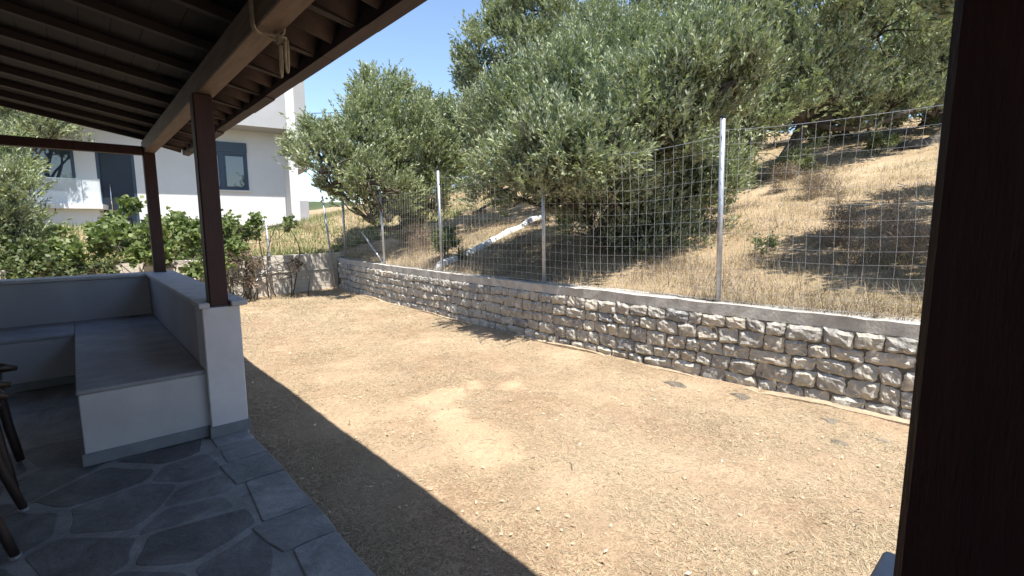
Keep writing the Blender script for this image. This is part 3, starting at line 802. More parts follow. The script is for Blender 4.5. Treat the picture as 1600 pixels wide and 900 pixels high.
# door
dr = HB().box(d0+0.08, d1-0.08, RC+0.06, RC+0.11, dz0, dz1-0.08).build('door', 'door_navy', house)
hframe('door_frame', d0, d1, dz0-0.08, dz1, 0.078, RC+0.0, RC+0.12, dr)
hb0 = d0+0.28
MB().tube([HX_(hb0, RC+0.0, dz0+0.55), HX_(hb0, RC+0.0, dz0+1.45)], 0.018, 8).build('handle', 'steel', dr, True)
for z in (0.7, 1.3): MB().tube([HX_(hb0, RC+0.0, dz0+z), HX_(hb0, RC+0.06, dz0+z)], 0.01, 6).build('handle_stud', 'steel', dr)
HB().box(hb0-0.16, hb0-0.11, RC+0.04, RC+0.059, dz0+0.72, dz0+0.78).build('lock', 'steel', dr)
for q in range(3): HB().box(d0+0.40, d1-0.16, RC+0.052, RC+0.0595, dz0+0.35+q*0.62, dz0+0.36+q*0.62).build('door_groove', 'steel' if False else 'black_plastic', dr)
# wide dark window on the left
win2 = hframe('window', e0, e1, ez0, ez1, 0.08, RC-0.01, RC+0.09, house)
HB().box(e0+0.08, e1-0.08, RC+0.03, RC+0.04, ez0+0.08, ez1-0.08).build('pane', 'window_glass', win2)
HB().box((e0+e1)/2-0.05, (e0+e1)/2+0.05, RC-0.005, RC+0.085, ez0+0.08, ez1-0.08).build('mullion', 'anthracite', win2)
# terrace with glass balustrade
gu1 = -4.78*K; tz = hz2(2.10)
HB().box(-13, gu1, -0.12, RC-0.003, tz-0.02, tz+0.12).build('terrace_slab', 'house_white', house)
HB().box(-13, gu1-0.12, 0.10, RC-0.003, BZ, tz-0.022).build('terrace_wall', 'house_white', house)
for a in np.arange(-12.9, gu1-0.4, 1.45):
    b_ = min(a+1.43, gu1-0.02)
    HB().box(a, b_, -0.06, -0.045, tz+0.122, hz2(2.82)).build('glass_panel', 'clear_glass', house)
HB().box(-12.9, gu1-0.02, -0.07, -0.035, hz2(2.82)+0.001, hz2(2.82)+0.025).build('handrail', 'steel', house)
for q in range(4):          # steps to the front door
    HB().box(d0-0.1, d1+0.25, RC-0.003-0.30*(q+1), RC-0.004-0.30*q, BZ, dz0-0.02-0.16*q).build('step', 'house_white', house)
gb = thing('grey_garden_wall', 'low grey rendered wall block beside the white house corner', 'wall', HX_(0.3, 1.5, 1.4))
HB().box(0.08, 0.46*K, 1.0, 2.1, 1.75, 2.55, 0.01).build('block', 'plaster_grey', gb)
HB().box(0.05, 0.48*K, 0.97, 2.1, 1.2, 1.748, 0.01).build('plinth', 'flat_rock', gb)

# ------------------------------------------------------------------ foliage
def unit(n, g): v = g.normal(size=(n, 3)); return v/np.linalg.norm(v, axis=1, keepdims=True)
def leaves(pos, tdir, n_per, tl, ll, lw, g, spread=0.75, broad=False):
    """leaves set along twigs; returns verts, quads, attr"""
    n = len(pos); tot = n*n_per
    P = np.repeat(pos, n_per, 0); T = np.repeat(tdir, n_per, 0)
    u = g.uniform(0.05, 1.0, tot)[:, None]
    base = P+T*u*tl*np.repeat(g.uniform(0.6, 1.3, n), n_per)[:, None]
    d = T+unit(tot, g)*spread; d /= np.linalg.norm(d, axis=1, keepdims=True)
    nrm = unit(tot, g)+np.array([0, 0, 0.9]); side = np.cross(d, nrm); side /= np.linalg.norm(side, axis=1, keepdims=True)+1e-9
    up = np.cross(side, d)
    L = (ll*g.uniform(0.65, 1.25, tot))[:, None]; W = (lw*g.uniform(0.75, 1.2, tot))[:, None]
    mid = base+d*L*(0.42 if broad else 0.5)
    V = np.stack([base, mid+side*W*0.5+up*W*0.12, base+d*L-np.array([0, 0, 1.])*L*0.08, mid-side*W*0.5+up*W*0.12], 1).reshape(-1, 3)
    Q = np.arange(tot*4).reshape(-1, 4)
    a = np.clip(np.repeat(np.clip(g.normal(0.45, 0.22, n), 0, 1), n_per)+g.normal(0, 0.16, tot), 0, 1)
    return V, Q, np.repeat(a, 4)
def crown(lobes, twigs, n_per, tl, ll, lw, seed, up=0.75, shell=0.62, clump=0.30, broad=False, droop=0.0, spread=0.6):
    g = np.random.default_rng(seed)
    C = np.array([l[:3] for l in lobes]); Rr = np.array([l[3] for l in lobes])
    Wt = Rr**2; Wt = Wt/Wt.sum()
    ncl = max(8, int(twigs/38))
    li = g.choice(len(lobes), ncl, p=Wt)
    dirn = unit(ncl, g); dirn[:, 2] = np.where(dirn[:, 2] < -0.55, -dirn[:, 2]*0.5, dirn[:, 2]); dirn /= np.linalg.norm(dirn, axis=1, keepdims=True)
    rad = Rr[li]*(shell+(1.02-shell)*g.uniform(0, 1, ncl)**0.6)*g.uniform(0.85, 1.12, ncl)
    cc = C[li]+dirn*rad[:, None]*np.array([1, 1, 0.88])
    ci = g.integers(0, ncl, twigs)
    size = (clump*np.minimum(1.0, 0.5+0.5*Rr[li]))*g.uniform(0.6, 1.25, ncl)
    pos = cc[ci]+g.normal(size=(twigs, 3))*(size[ci])[:, None]*np.array([0.55, 0.55, 0.5])
    td = dirn[ci]*0.6+np.array([0, 0, up-droop])+unit(twigs, g)*0.55; td /= np.linalg.norm(td, axis=1, keepdims=True)
    keep = np.ones(twigs, bool)
    return leaves(pos[keep], td[keep], n_per, tl, ll, lw, g, spread, broad)+(cc,)
def limb(mb, a, b_, r0, r1, g, n=7, sag=0.12, sides=7):
    a, b_ = np.array(a, float), np.array(b_, float); L = np.linalg.norm(b_-a); pts = []
    off = g.normal(size=3)*L*sag; off2 = g.normal(size=3)*L*sag*0.35
    for i in range(n):
        u = i/(n-1); pts.append(a+(b_-a)*u+off*math.sin(math.pi*u)+off2*math.sin(2*math.pi*u))
    mb.tube(pts, list(np.linspace(r0, r1, n)), sides); return pts
def make_tree(label, base, fork, lobes, twigs, seed, leaf=(0.075, 0.017), trunk_r=0.14, mat='olive_leaf', n_per=13, tl=0.30, extra=(), name='olive_tree', group='olive trees on the hillside', clump=0.30, shell=0.62):
    g = np.random.default_rng(seed+100)
    t = thing(name, label, 'tree', base, group)
    mb = MB(); base = np.array(base, float); fork = np.array(fork, float)
    limb(mb, base-np.array([0, 0, 0.15]), fork, trunk_r*1.25, trunk_r*0.85, g, 8, 0.08, 10)
    mb.tube([base-np.array([0, 0, 0.1]), base+np.array([0, 0, 0.12])], [trunk_r*1.7, trunk_r*1.15], 10)
    for e in extra: mb.tube(e[0], e[1], 8)
    mb.build('trunk', 'bark', t, True)
    V, Q, A, cc = crown(lobes, twigs, n_per, tl, leaf[0]*1.12, leaf[1]*1.35, seed, clump=clump, shell=shell)
    bm = MB()
    for l in lobes:
        c = np.array(l[:3]); limb(bm, fork, c, trunk_r*0.6, trunk_r*0.22, g, 7, 0.10)
        idx = np.argsort(((cc-c)**2).sum(1))[:14]
        for k in idx[::2]: limb(bm, c, cc[k], trunk_r*0.2, 0.006, g, 5, 0.1, 4)
    bm.build('branches', 'bark', t, True)
    link('crown', fast_mesh('crown', V, quads=Q, attr=A), mat, t)
    return t
def LB(*L): return [(*at(px, py, d), r) for (px, py, d, r) in L]
def gp_(x, y): return (x, y, float(h(x, y)))

# tree before the house end of the wall
make_tree('round olive tree behind the fence corner beside the white house', gp_(7.1, 12.3), at(640, 335, 13.6),
          LB((598, 205, 12.6, 1.0), (552, 235, 11.6, 0.90), (508, 252, 10.8, 0.62), (645, 245, 12.8, 1.10), (684, 255, 13.6, 0.70), (600, 165, 13.2, 0.80),
             (560, 285, 11.4, 0.52), (655, 290, 12.9, 0.75), (595, 265, 12.0, 0.75), (636, 182, 13.6, 0.70), (583, 318, 11.6, 0.42), (560, 305, 11.5, 0.5), (610, 312, 12.0, 0.5), (690, 300, 13.2, 0.6), (665, 325, 13.2, 0.45), (578, 340, 11.6, 0.22), (530, 275, 11, 0.5), (482, 228, 10.7, 0.30), (552, 195, 12.2, 0.65), (680, 215, 14, 0.6), (520, 290, 10.9, 0.35), (500, 270, 10.4, 0.38), (540, 268, 10.5, 0.4), (575, 285, 10.6, 0.35), (620, 300, 11, 0.35)),
          10500, 11, trunk_r=0.13, leaf=(0.085, 0.022), mat='olive_leaf_light')
# front tree hanging over the fence
make_tree('large bushy olive tree with branches hanging over the wire fence', gp_(7.7, 5.9), at(985, 300, 9.0),
          LB((880, 175, 8.6, 1.05), (800, 195, 9.0, 0.80), (950, 130, 9.0, 1.10), (890, 265, 8.0, 0.95), (1000, 225, 8.3, 1.05), (1045, 310, 8.6, 0.85),
             (965, 335, 8.2, 0.75), (870, 245, 6.7, 0.48), (840, 300, 8.2, 0.55), (1080, 190, 9.0, 0.95), (1010, 385, 8.0, 0.55), (930, 375, 8.0, 0.45), (1070, 390, 8.4, 0.55), (795, 250, 7.4, 0.45),
             (850, 285, 6.8, 0.36), (930, 240, 6.5, 0.48), (885, 205, 6.4, 0.45), (1110, 260, 9.2, 0.7), (780, 300, 8.6, 0.4), (1040, 215, 6.9, 0.55), (1095, 190, 7.4, 0.6), (1000, 170, 6.9, 0.6), (860, 225, 6.3, 0.35), (905, 250, 6.2, 0.3), (830, 260, 6.9, 0.35), (950, 300, 7.0, 0.4), (1090, 300, 8.4, 0.5), (1150, 125, 6.6, 0.45), (1100, 110, 6.9, 0.6), (1060, 150, 6.6, 0.5), (1120, 165, 7.2, 0.5)),
          21500, 12, trunk_r=0.20, leaf=(0.075, 0.018), mat='olive_leaf')
# tall tree behind it
make_tree('tall broad olive tree whose crown rises above the others', gp_(12.2, 8.6), at(985, 215, 13.5),
          LB((890, 55, 12.8, 1.75), (800, 100, 13.0, 1.30), (1000, 10, 12.6, 1.9), (1110, 60, 12.0, 1.7), (780, 165, 13.2, 1.0), (1160, 140, 11.6, 1.0), (930, 110, 11.6, 1.1), (1040, 110, 11.4, 1.2), (850, 20, 13.2, 1.3), (1180, -20, 12.4, 1.8), (755, 125, 13.4, 0.7), (765, 215, 13.2, 0.8), (785, 255, 12.6, 0.6), (820, 55, 13.2, 1.0), (1120, -70, 12.5, 1.6), (930, -40, 13, 1.6)),
          11500, 13, trunk_r=0.22, leaf=(0.10, 0.025), mat='olive_leaf')
# leaning tree on the right with its trunk in sight
make_tree('leaning olive tree with dark bare trunk and low shoots on the slope', gp_(13.9, 5.2), at(1256, 190, 12.8),
          LB((1250, 110, 11.8, 1.15), (1370, 60, 12.3, 1.7), (1310, 150, 12.0, 0.85), (1430, 120, 12.8, 1.3), (1300, 20, 12.0, 1.7), (1450, 10, 12.5, 1.8), (1180, 190, 11.4, 0.65), (1225, 170, 11.6, 0.6), (1390, 170, 12.4, 0.8), (1210, 40, 12, 1.4), (1460, 180, 13, 0.8), (1340, 190, 12.6, 0.5)),
          10500, 14, trunk_r=0.16, leaf=(0.10, 0.025),
          extra=((([at(1205, 285, 12.6), at(1150, 262, 11.8), at(1128, 256, 11.4)]), [0.05, 0.035, 0.02]),
                 ([at(1256, 190, 12.8), at(1310, 90, 12.4), at(1365, 40, 12.3)], [0.12, 0.09, 0.05]),
                 ([at(1130, 215, 10.8), at(1190, 155, 11.4), at(1260, 110, 11.9)], [0.05, 0.06, 0.03])))
make_tree('shaded olive tree with thick dark trunk high on the slope', gp_(16.5, 2.9), at(1462, 150, 14.6),
          LB((1460, 100, 14.8, 1.5), (1520, 60, 14.6, 1.8), (1400, 140, 15.2, 1.1), (1500, 150, 14.4, 1.0), (1420, 30, 15.5, 1.6)),
          4200, 15, trunk_r=0.26, leaf=(0.12, 0.03))
make_tree('olive tree further up the slope between the other crowns', gp_(19.0, 9.0), at(1180, 190, 19.0),
          LB((1150, 150, 19.5, 1.8), (1250, 130, 19.5, 2.0), (1060, 140, 19.5, 1.8), (1200, 60, 20, 2.2), (1330, 150, 20, 1.7), (1120, 205, 19.5, 1.0), (1300, 185, 19.5, 1.2), (1220, 190, 19.5, 1.1)),
          4200, 16, trunk_r=0.2, leaf=(0.14, 0.036))
make_tree('pale olive tree in the gap behind the round olive', gp_(12.2, 16.6), at(715, 262, 20.5),
          LB((705, 215, 20.5, 1.25), (745, 205, 20.0, 1.3), (690, 185, 21, 0.9), (690, 250, 19.5, 0.9), (675, 270, 19.5, 0.6), (730, 255, 20.2, 0.9), (765, 262, 19.5, 0.8), (760, 240, 19.5, 0.9), (700, 262, 20.0, 0.7)),
          4200, 17, trunk_r=0.14, leaf=(0.12, 0.032), mat='olive_leaf_light')
make_tree('dense olive tree on the far slope behind the tall one', gp_(17.5, 16.0), at(850, 230, 23.5),
          LB((830, 200, 23, 2.0), (900, 190, 23, 2.2), (790, 230, 22.5, 1.3), (970, 200, 22, 2.0), (870, 120, 24, 2.0), (810, 255, 22.5, 0.9), (900, 250, 22, 1.3), (1000, 250, 22, 1.3)),
          4000, 18, trunk_r=0.2, leaf=(0.15, 0.04))
make_tree('olive tree at the fence beside the dark post casting shade on dry grass', gp_(8.6, -1.9), (8.4, -1.7, 3.1),
          [(7.0, 0.1, 4.1, 0.9), (8.4, -0.6, 4.5, 1.2), (9.6, 0.1, 4.6, 1.0), (8.0, -2.0, 4.5, 1.2), (9.6, -2.0, 4.6, 1.2), (6.5, -0.7, 3.9, 0.8), (7.4, 0.6, 3.8, 0.55), (6.4, 0.3, 3.7, 0.5)],
          5600, 19, trunk_r=0.17, leaf=(0.10, 0.026))
make_tree('broad olive tree on the crest behind the shaded one', gp_(22.0, 3.5), (22.0, 3.5, 6.6),
          [(21.5, 1.5, 6.6, 1.7), (22.0, 4.0, 6.9, 1.9), (22, 6.3, 6.4, 1.7), (21.0, 3.0, 5.6, 1.1), (21, 5.2, 5.5, 1.2), (22, 2.5, 8.2, 1.8), (22, 5.2, 8.4, 1.9)],
          3400, 22, trunk_r=0.22, leaf=(0.15, 0.04))
make_tree('olive tree on the crest below the leaning crown', gp_(22.5, 9.6), (22.5, 9.6, 6.8),
          [(22, 8.2, 6.6, 1.5), (22.3, 10.2, 7.0, 1.9), (22.3, 12.2, 6.6, 1.8), (21.5, 9.2, 5.8, 1.2), (21.5, 11.3, 5.9, 1.2), (22.5, 10, 8.6, 2.0)],
          3400, 23, trunk_r=0.22, leaf=(0.15, 0.04))
make_tree('grey olive tree left of the porch before the glass balustrade', (-3.4, 9.2, YARD_Z), at(-40, 360, 8.9),
          LB((-15, 290, 9.2, 0.52), (18, 300, 8.8, 0.36), (-40, 250, 9.4, 0.6), (-10, 355, 8.8, 0.45), (20, 375, 9.0, 0.30), (-60, 320, 9.2, 0.8), (0, 252, 9.6, 0.34), (-30, 400, 8.8, 0.5)),
          4400, 20, trunk_r=0.10, leaf=(0.075, 0.018), group='garden trees by the porch', mat='olive_leaf_light')
make_tree('dull brownish olive crown behind the glass balustrade', gp_(-5.4, 14.6), at(20, 330, 12.6),
          LB((50, 215, 12.8, 0.62), (85, 208, 13.0, 0.42), (10, 205, 12.8, 0.8), (60, 180, 13.0, 0.6), (25, 165, 13, 0.8)),
          1500, 21, trunk_r=0.10, leaf=(0.09, 0.024), group='garden trees by the porch')

def make_shrub(name, label, cat, lobes, twigs, seed, leaf, mat, n_per=10, tl=0.2, clump=0.16, group=None, broad=False, stems=True, base_z=None, shell=0.3, up=0.35):
    c0 = np.mean([l[:3] for l in lobes], 0); g = np.random.default_rng(seed+50)
    t = thing(name, label, cat, (c0[0], c0[1], base_z if base_z is not None else c0[2]-0.4), group)
    V, Q, A, cc = crown(lobes, twigs, n_per, tl, leaf[0], leaf[1], seed, up=up, shell=shell, clump=clump, broad=broad, spread=1.0)
    link('foliage', fast_mesh('foliage', V, quads=Q, attr=A), mat, t)
    if stems:
        mb = MB()
        for l in lobes:
            c = np.array(l[:3]); bz = base_z if base_z is not None else float(h(c[0], c[1]))
            foot = np.array([c[0]+g.uniform(-.1, .1), c[1]+g.uniform(-.1, .1), bz-0.05])
            limb(mb, foot, c, 0.016, 0.008, g, 6, 0.10, 5)
            for k in np.argsort(((cc-c)**2).sum(1))[:10:2]: limb(mb, c, cc[k], 0.008, 0.003, g, 4, 0.1, 3)
        stuff(mb.build('stems', 'bark', t, True))
    return t
make_shrub('grape_vine', 'leafy green grape vine spread along the fence below the front door', 'vine',
           LB((95, 395, 10.8, 0.42), (150, 385, 10.8, 0.48), (205, 372, 11.0, 0.50), (205, 340, 11.2, 0.22), (265, 378, 11.2, 0.52), (300, 365, 11.4, 0.42), (320, 385, 11.4, 0.4), (235, 405, 11, 0.45), (120, 425, 10.6, 0.4), (290, 415, 11.2, 0.4), (345, 370, 11.6, 0.25)),
           1900, 31, (0.11, 0.105), 'vine_leaf', 5, 0.25, 0.20, broad=True, base_z=YARD_Z)
make_shrub('grape_vine', 'hanging vine curtain in front of the concrete wall beyond the porch back', 'vine',
           LB((40, 425, 9.2, 0.32), (85, 420, 9.2, 0.34), (130, 412, 9.3, 0.34), (225, 415, 9.5, 0.34), (275, 418, 9.6, 0.32), (310, 400, 9.8, 0.34), (325, 425, 9.9, 0.28), (100, 385, 9.3, 0.25), (250, 385, 9.6, 0.3), (10, 410, 9.1, 0.34), (185, 385, 9.4, 0.24), (345, 395, 10.2, 0.22)),
           1150, 41, (0.105, 0.10), 'vine_leaf', 5, 0.25, 0.2, broad=True, base_z=YARD_Z)
make_shrub('trailing_vine', 'thin vine shoots trailing along the fence top before the white wall', 'vine',
           LB((370, 352, 11.2, 0.20), (392, 362, 11.3, 0.20), (410, 350, 11.4, 0.14), (432, 352, 11.6, 0.10), (452, 356, 11.8, 0.08), (365, 372, 11.2, 0.2), (355, 390, 11.1, 0.2)),
           210, 32, (0.10, 0.095), 'vine_leaf', 5, 0.3, 0.16, broad=True, base_z=YARD_Z)
make_shrub('shade_shrub', 'shrub at the foot of the grey olive, filled out to stand in for its shade', 'shrub',  # leafage added where the grey olive's shade lies dark
           LB((20, 405, 8.8, 0.40), (60, 412, 8.9, 0.36), (100, 425, 9.0, 0.28), (30, 430, 8.6, 0.32), (0, 432, 8.5, 0.3), (70, 432, 8.7, 0.28), (125, 432, 8.9, 0.22), (150, 432, 9.0, 0.2), (-20, 420, 9.6, 0.5), (85, 425, 10, 0.35)),
           2300, 33, (0.085, 0.055), 'shrub_leaf', 8, 0.2, 0.2, broad=True, base_z=YARD_Z)
make_shrub('dry_creeper', 'brown dried creeper clinging to the old wire fence', 'creeper',
           LB((372, 420, 11.0, 0.24), (395, 425, 11.1, 0.24), (415, 432, 11.2, 0.2), (360, 440, 10.9, 0.26), (400, 448, 11.1, 0.2), (445, 410, 11.6, 0.16), (475, 412, 11.8, 0.12), (455, 432, 11.6, 0.14), (360, 402, 11, 0.2), (385, 405, 11.1, 0.18), (340, 430, 10.8, 0.24)),
           380, 34, (0.06, 0.035), 'dry_leaf', 7, 0.22, 0.16, broad=True, base_z=YARD_Z, up=0.0)
make_shrub('green_shrub', 'small pale green shrub by the fence post on the stone wall', 'shrub',
           [(*gp_(5.75, 8.55)[:2], 1.05, 0.30), (*gp_(5.55, 8.3)[:2], 0.95, 0.22), (5.9, 8.75, 1.2, 0.2)], 620, 35, (0.055, 0.012), 'shrub_leaf', 14, 0.18, 0.13)
make_shrub('shoots', 'leafy shoots sprouting at the foot of the round olive', 'shrub', [(6.95, 12.15, 1.45, 0.22), (7.05, 12.2, 1.75, 0.24), (6.9, 12.2, 1.25, 0.2)], 420, 36, (0.08, 0.02), 'olive_leaf_light', 14, 0.2, 0.14)
make_shrub('shoots', 'pale shoots sprouting at the foot of the leaning olive', 'shrub', LB((1240, 265, 12.3, 0.42), (1275, 235, 12.4, 0.28), (1215, 300, 12.2, 0.3), (1265, 285, 12.2, 0.25), (1180, 240, 12.0, 0.35)), 800, 37, (0.09, 0.022), 'olive_leaf_light', 14, 0.24, 0.18)
make_shrub('pink_bush', 'dry pinkish bush in the shade under the hanging branches', 'shrub', LB((1075, 340, 9.4, 0.28), (1095, 330, 9.6, 0.22), (880, 318, 12.0, 0.35), (850, 322, 12.2, 0.25)), 520, 38, (0.05, 0.02), 'pink_leaf', 10, 0.2, 0.16)
make_shrub('low_shrub', 'small green shrub in sunlit dry grass behind the tall post', 'shrub', [(*gp_(7.0, 2.75)[:2], float(h(7.0, 2.75))+0.07, 0.10)], 70, 39, (0.05, 0.014), 'shrub_leaf', 12, 0.14, 0.10)
make_shrub('low_shrub', 'green leafy shrub below the shaded tree high on the slope', 'shrub', LB((1378, 228, 12.2, 0.26)), 200, 40, (0.08, 0.022), 'shrub_leaf', 12, 0.16, 0.14)
make_shrub('thicket', 'dark evergreen thicket along the crest under the tree crowns', 'thicket',
           [(19.5+0.8*math.sin(k*1.7), 1.0+1.15*k, float(h(19.5, 1.0+1.15*k))+0.75+0.3*math.sin(k*2.3), 0.95+0.15*math.sin(k*3.1)) for k in range(14)], 2600, 44, (0.16, 0.06), 'shrub_leaf', 9, 0.4, 0.4, shell=0.4, stems=False)
# dry grey-brown thicket on the slope
for k, (x, y, s_, lab) in enumerate(((6.6, 1.25, 0.45, 'tangle of dry twigs in the shade beside the dark post'), (10.6, 3.4, 0.35, 'dry twiggy scrub half way up the sunny slope'), (6.5, 10.8, 0.35, 'brown dead scrub between the fence and the round olive'))):
    make_shrub('dry_scrub', lab, 'scrub', [(x, y, float(h(x, y))+0.15, s_), (x+0.4, y+0.5, float(h(x+.4, y+.5))+0.12, s_*0.8), (x-0.3, y-0.5, float(h(max(x-.3, 5.4), y-.5))+0.12, s_*0.8)], 700, 60+k, (0.10, 0.006), 'dry_leaf', 10, 0.22, 0.2, shell=0.1, up=0.5, stems=False)

# ------------------------------------------------------------------ grass
def blades(name, x, y, z, L, Wd, lieflat, g, mat, bend=0.3):
    ka, kd = np.array([5.28, 8.18]), np.array([4.12, 1.27]); rel = np.stack([x, y], 1)-ka     # nothing grows on the kerb
    uu = np.clip(rel@kd/(kd@kd), 0, 1); clear = np.linalg.norm(rel-uu[:, None]*kd, axis=1) > 0.17
    x, y, z, L, Wd = x[clear], y[clear], z[clear], L[clear], Wd[clear]
    n = len(x); a = g.uniform(0, 2*math.pi, n); el = lieflat(n)
    d = np.stack([np.cos(a)*np.cos(el), np.sin(a)*np.cos(el), np.sin(el)], 1)
    s = np.stack([-np.sin(a), np.cos(a), g.normal(0, 0.3, n)], 1)
    P = np.stack([x, y, z], 1); L = L[:, None]; Wd = Wd[:, None]
    V = np.stack([P-s*Wd/2, P+s*Wd/2, P+d*L-np.array([0, 0, 1.])*L*bend*g.uniform(0, 1, n)[:, None]], 1).reshape(-1, 3)
    A = np.repeat(np.clip(g.normal(0.45, 0.28, n), 0, 1), 3)
    return stuff(link(name, fast_mesh(name, V, tris=np.arange(3*n).reshape(-1, 3), attr=A), mat))
gg = np.random.default_rng(77)
# mown dry turf: denser close to the porch
n = 330000
y = 0.2+12.9*gg.uniform(0, 1, n)**1.7; x = gg.uniform(0.88, 4.95, n)
ok = (x < wx(y)-0.03) & (y < fl(x))
patch = bumpy(x*2.1+3, y*2.1)+0.5*bumpy(x*5, y*5)
bare = np.zeros(n, bool)
for (bx, by, br) in BARE:
    bare |= np.hypot(x-bx, y-by) < br*gg.uniform(0.7, 1.2, n)
ok &= (patch+gg.normal(0, 0.45, n) > -0.15) & ((~bare) | (gg.uniform(0, 1, n) < 0.12))
x, y = x[ok], y[ok]; n = len(x)
z = YARD_Z+0.012*bumpy(x*1.6, y*1.6)+0.03*sm((x-wx(y)+0.5)/0.5)
k = 1+0.10*np.maximum(0, y-3)
tg = blades('turf', x, y, z+0.001, gg.uniform(0.015, 0.065, n)*k, gg.uniform(0.0020, 0.0042, n)*k, lambda n: gg.uniform(0.0, 0.6, n), gg, 'straw')
tg['label'] = 'short mown dry straw-coloured turf in the yard'
# standing dry grass on the slope
n = 230000
d = 0.2+24*gg.uniform(0, 1, n)**2.0; y = gg.uniform(-3, 24, n); x = wx(np.clip(y, -4, 13.2))+d
pt = bumpy(x*1.1, y*1.1)+0.6*bumpy(x*2.7+1, y*2.7)
ok = pt+gg.normal(0, 0.45, n) > -0.25
x, y, pt, d = x[ok], y[ok], pt[ok], d[ok]; n = len(x)
tall = 0.05+0.15*sm((pt-0.1)/0.9)+0.05*gg.uniform(0, 1, n)
blades('dry_grass', x, y, h(x, y)-0.005, tall*gg.uniform(0.6, 1.3, n)*(1+0.03*d), gg.uniform(0.003, 0.006, n)*(1+0.08*d), lambda n: gg.uniform(0.25, 1.4, n), gg, 'straw', 0.35)
cx = gg.uniform(0, 1, 420); cl_d = 0.25+9*cx**1.6; cl_y = gg.uniform(0.2, 13, 420)
ci = gg.integers(0, 420, 46000); y = cl_y[ci]+gg.normal(0, 0.16, 46000); x = wx(y)+np.maximum(0.18, cl_d[ci]+gg.normal(0, 0.16, 46000))
hgt = (0.10+0.30*cx[(ci*7) % 420])*gg.uniform(0.5, 1.2, 46000)
tt = blades('tall_dry_grass', x, y, h(x, y)-0.01, hgt, gg.uniform(0.003, 0.006, 46000), lambda n: gg.uniform(0.35, 1.45, n), gg, 'straw', 0.5)
nb = 26000; ci = gg.integers(0, 160, nb); bx = 0.2+6*gg.uniform(0, 1, 160)**1.4; by = gg.uniform(0.3, 11, 160)
y = by[ci]+gg.normal(0, 0.2, nb); x = wx(y)+np.maximum(0.18, bx[ci]+gg.normal(0, 0.2, nb))
blades('dead_brush', x, y, h(x, y)-0.01, gg.uniform(0.08, 0.36, nb), gg.uniform(0.004, 0.008, nb), lambda n: gg.uniform(0.1, 1.3, n), gg, 'dry_leaf', 0.4)
# green weeds and dry grass on the neighbour's plot
n = 60000
x = gg.uniform(-3, 12, n); y = 13.55+0.235*np.minimum(0, x-WX_END)+11*gg.uniform(0, 1, n)**1.5
hv = (np.stack([x, y], 1)-H0[:2]); inside = (hv@hu[:2] < 0.9) & (hv@hn[:2] > 0.6)
gm = (bumpy(x*0.9+1, y*0.9)+gg.normal(0, 0.4, n)+0.5*sm((8.5-x)/3) > -0.05) & ~inside
xg, yg = x[gm], y[gm]; m_ = len(xg)
blades('weeds', xg, yg, h(xg, yg)-0.01, gg.uniform(0.08, 0.30, m_), gg.uniform(0.010, 0.022, m_), lambda n: gg.uniform(0.4, 1.5, n), gg, 'weed')
gm = ~gm & ~inside; xg, yg = x[gm], y[gm]; m_ = len(xg)
blades('dry_grass', xg, yg, h(xg, yg)-0.01, gg.uniform(0.08, 0.28, m_), gg.uniform(0.008, 0.016, m_), lambda n: gg.uniform(0.4, 1.5, n), gg, 'straw')
# fallen leaves and chips scattered in the shade strip
n = 700
x = gg.uniform(0.9, 4.6, n); y = gg.uniform(0.4, 9, n)
V, Q, A = leaves(np.stack([x, y, np.full(n, YARD_Z+0.012)], 1), np.stack([gg.normal(size=n), gg.normal(size=n), np.zeros(n)], 1), 1, 0.0, 0.032, 0.014, gg, 0.15)
lt = stuff(link('leaf_litter', fast_mesh('leaf_litter', V, quads=Q, attr=np.clip(A+0.3, 0, 1)), 'straw'))

cl = MB(); crg = np.random.default_rng(31)
for k in range(260):
    yy = 0.5+9*crg.uniform()**1.5; xx = crg.uniform(0.95, float(wx(yy))-0.12); r_ = crg.uniform(0.006, 0.018)*(1.6 if crg.uniform() < 0.08 else 1)
    zc = YARD_Z+0.012*float(bumpy(xx*1.6, yy*1.6))+r_*0.25
    pts_ = [(xx+r_*ux_*crg.uniform(0.7, 1.2), yy+r_*uy_*crg.uniform(0.7, 1.2), zc+r_*0.55*uz_) for (ux_, uy_, uz_) in ((1, 0, 0), (0, 1, 0), (-1, 0, 0), (0, -1, 0), (0.1, 0.1, 1), (0, 0, -1))]
    cl.add(pts_, [(0, 1, 4), (1, 2, 4), (2, 3, 4), (3, 0, 4), (1, 0, 5), (2, 1, 5), (3, 2, 5), (0, 3, 5)])
stuff(cl.build('soil_clods', 'footing'))
tw = MB()
for k in range(46):
    yy = 0.6+8*crg.uniform()**1.4; xx = crg.uniform(1.0, float(wx(yy))-0.15); a_ = crg.uniform(0, 6.3); L = crg.uniform(0.05, 0.22); z_ = YARD_Z+0.024
    tw.tube([(xx, yy, z_), (xx+0.5*L*math.cos(a_), yy+0.5*L*math.sin(a_), z_+0.006), (xx+L*math.cos(a_+0.3), yy+L*math.sin(a_+0.3), z_)], 0.0022, 4)
stuff(tw.build('dry_twigs', 'pale_wood'))
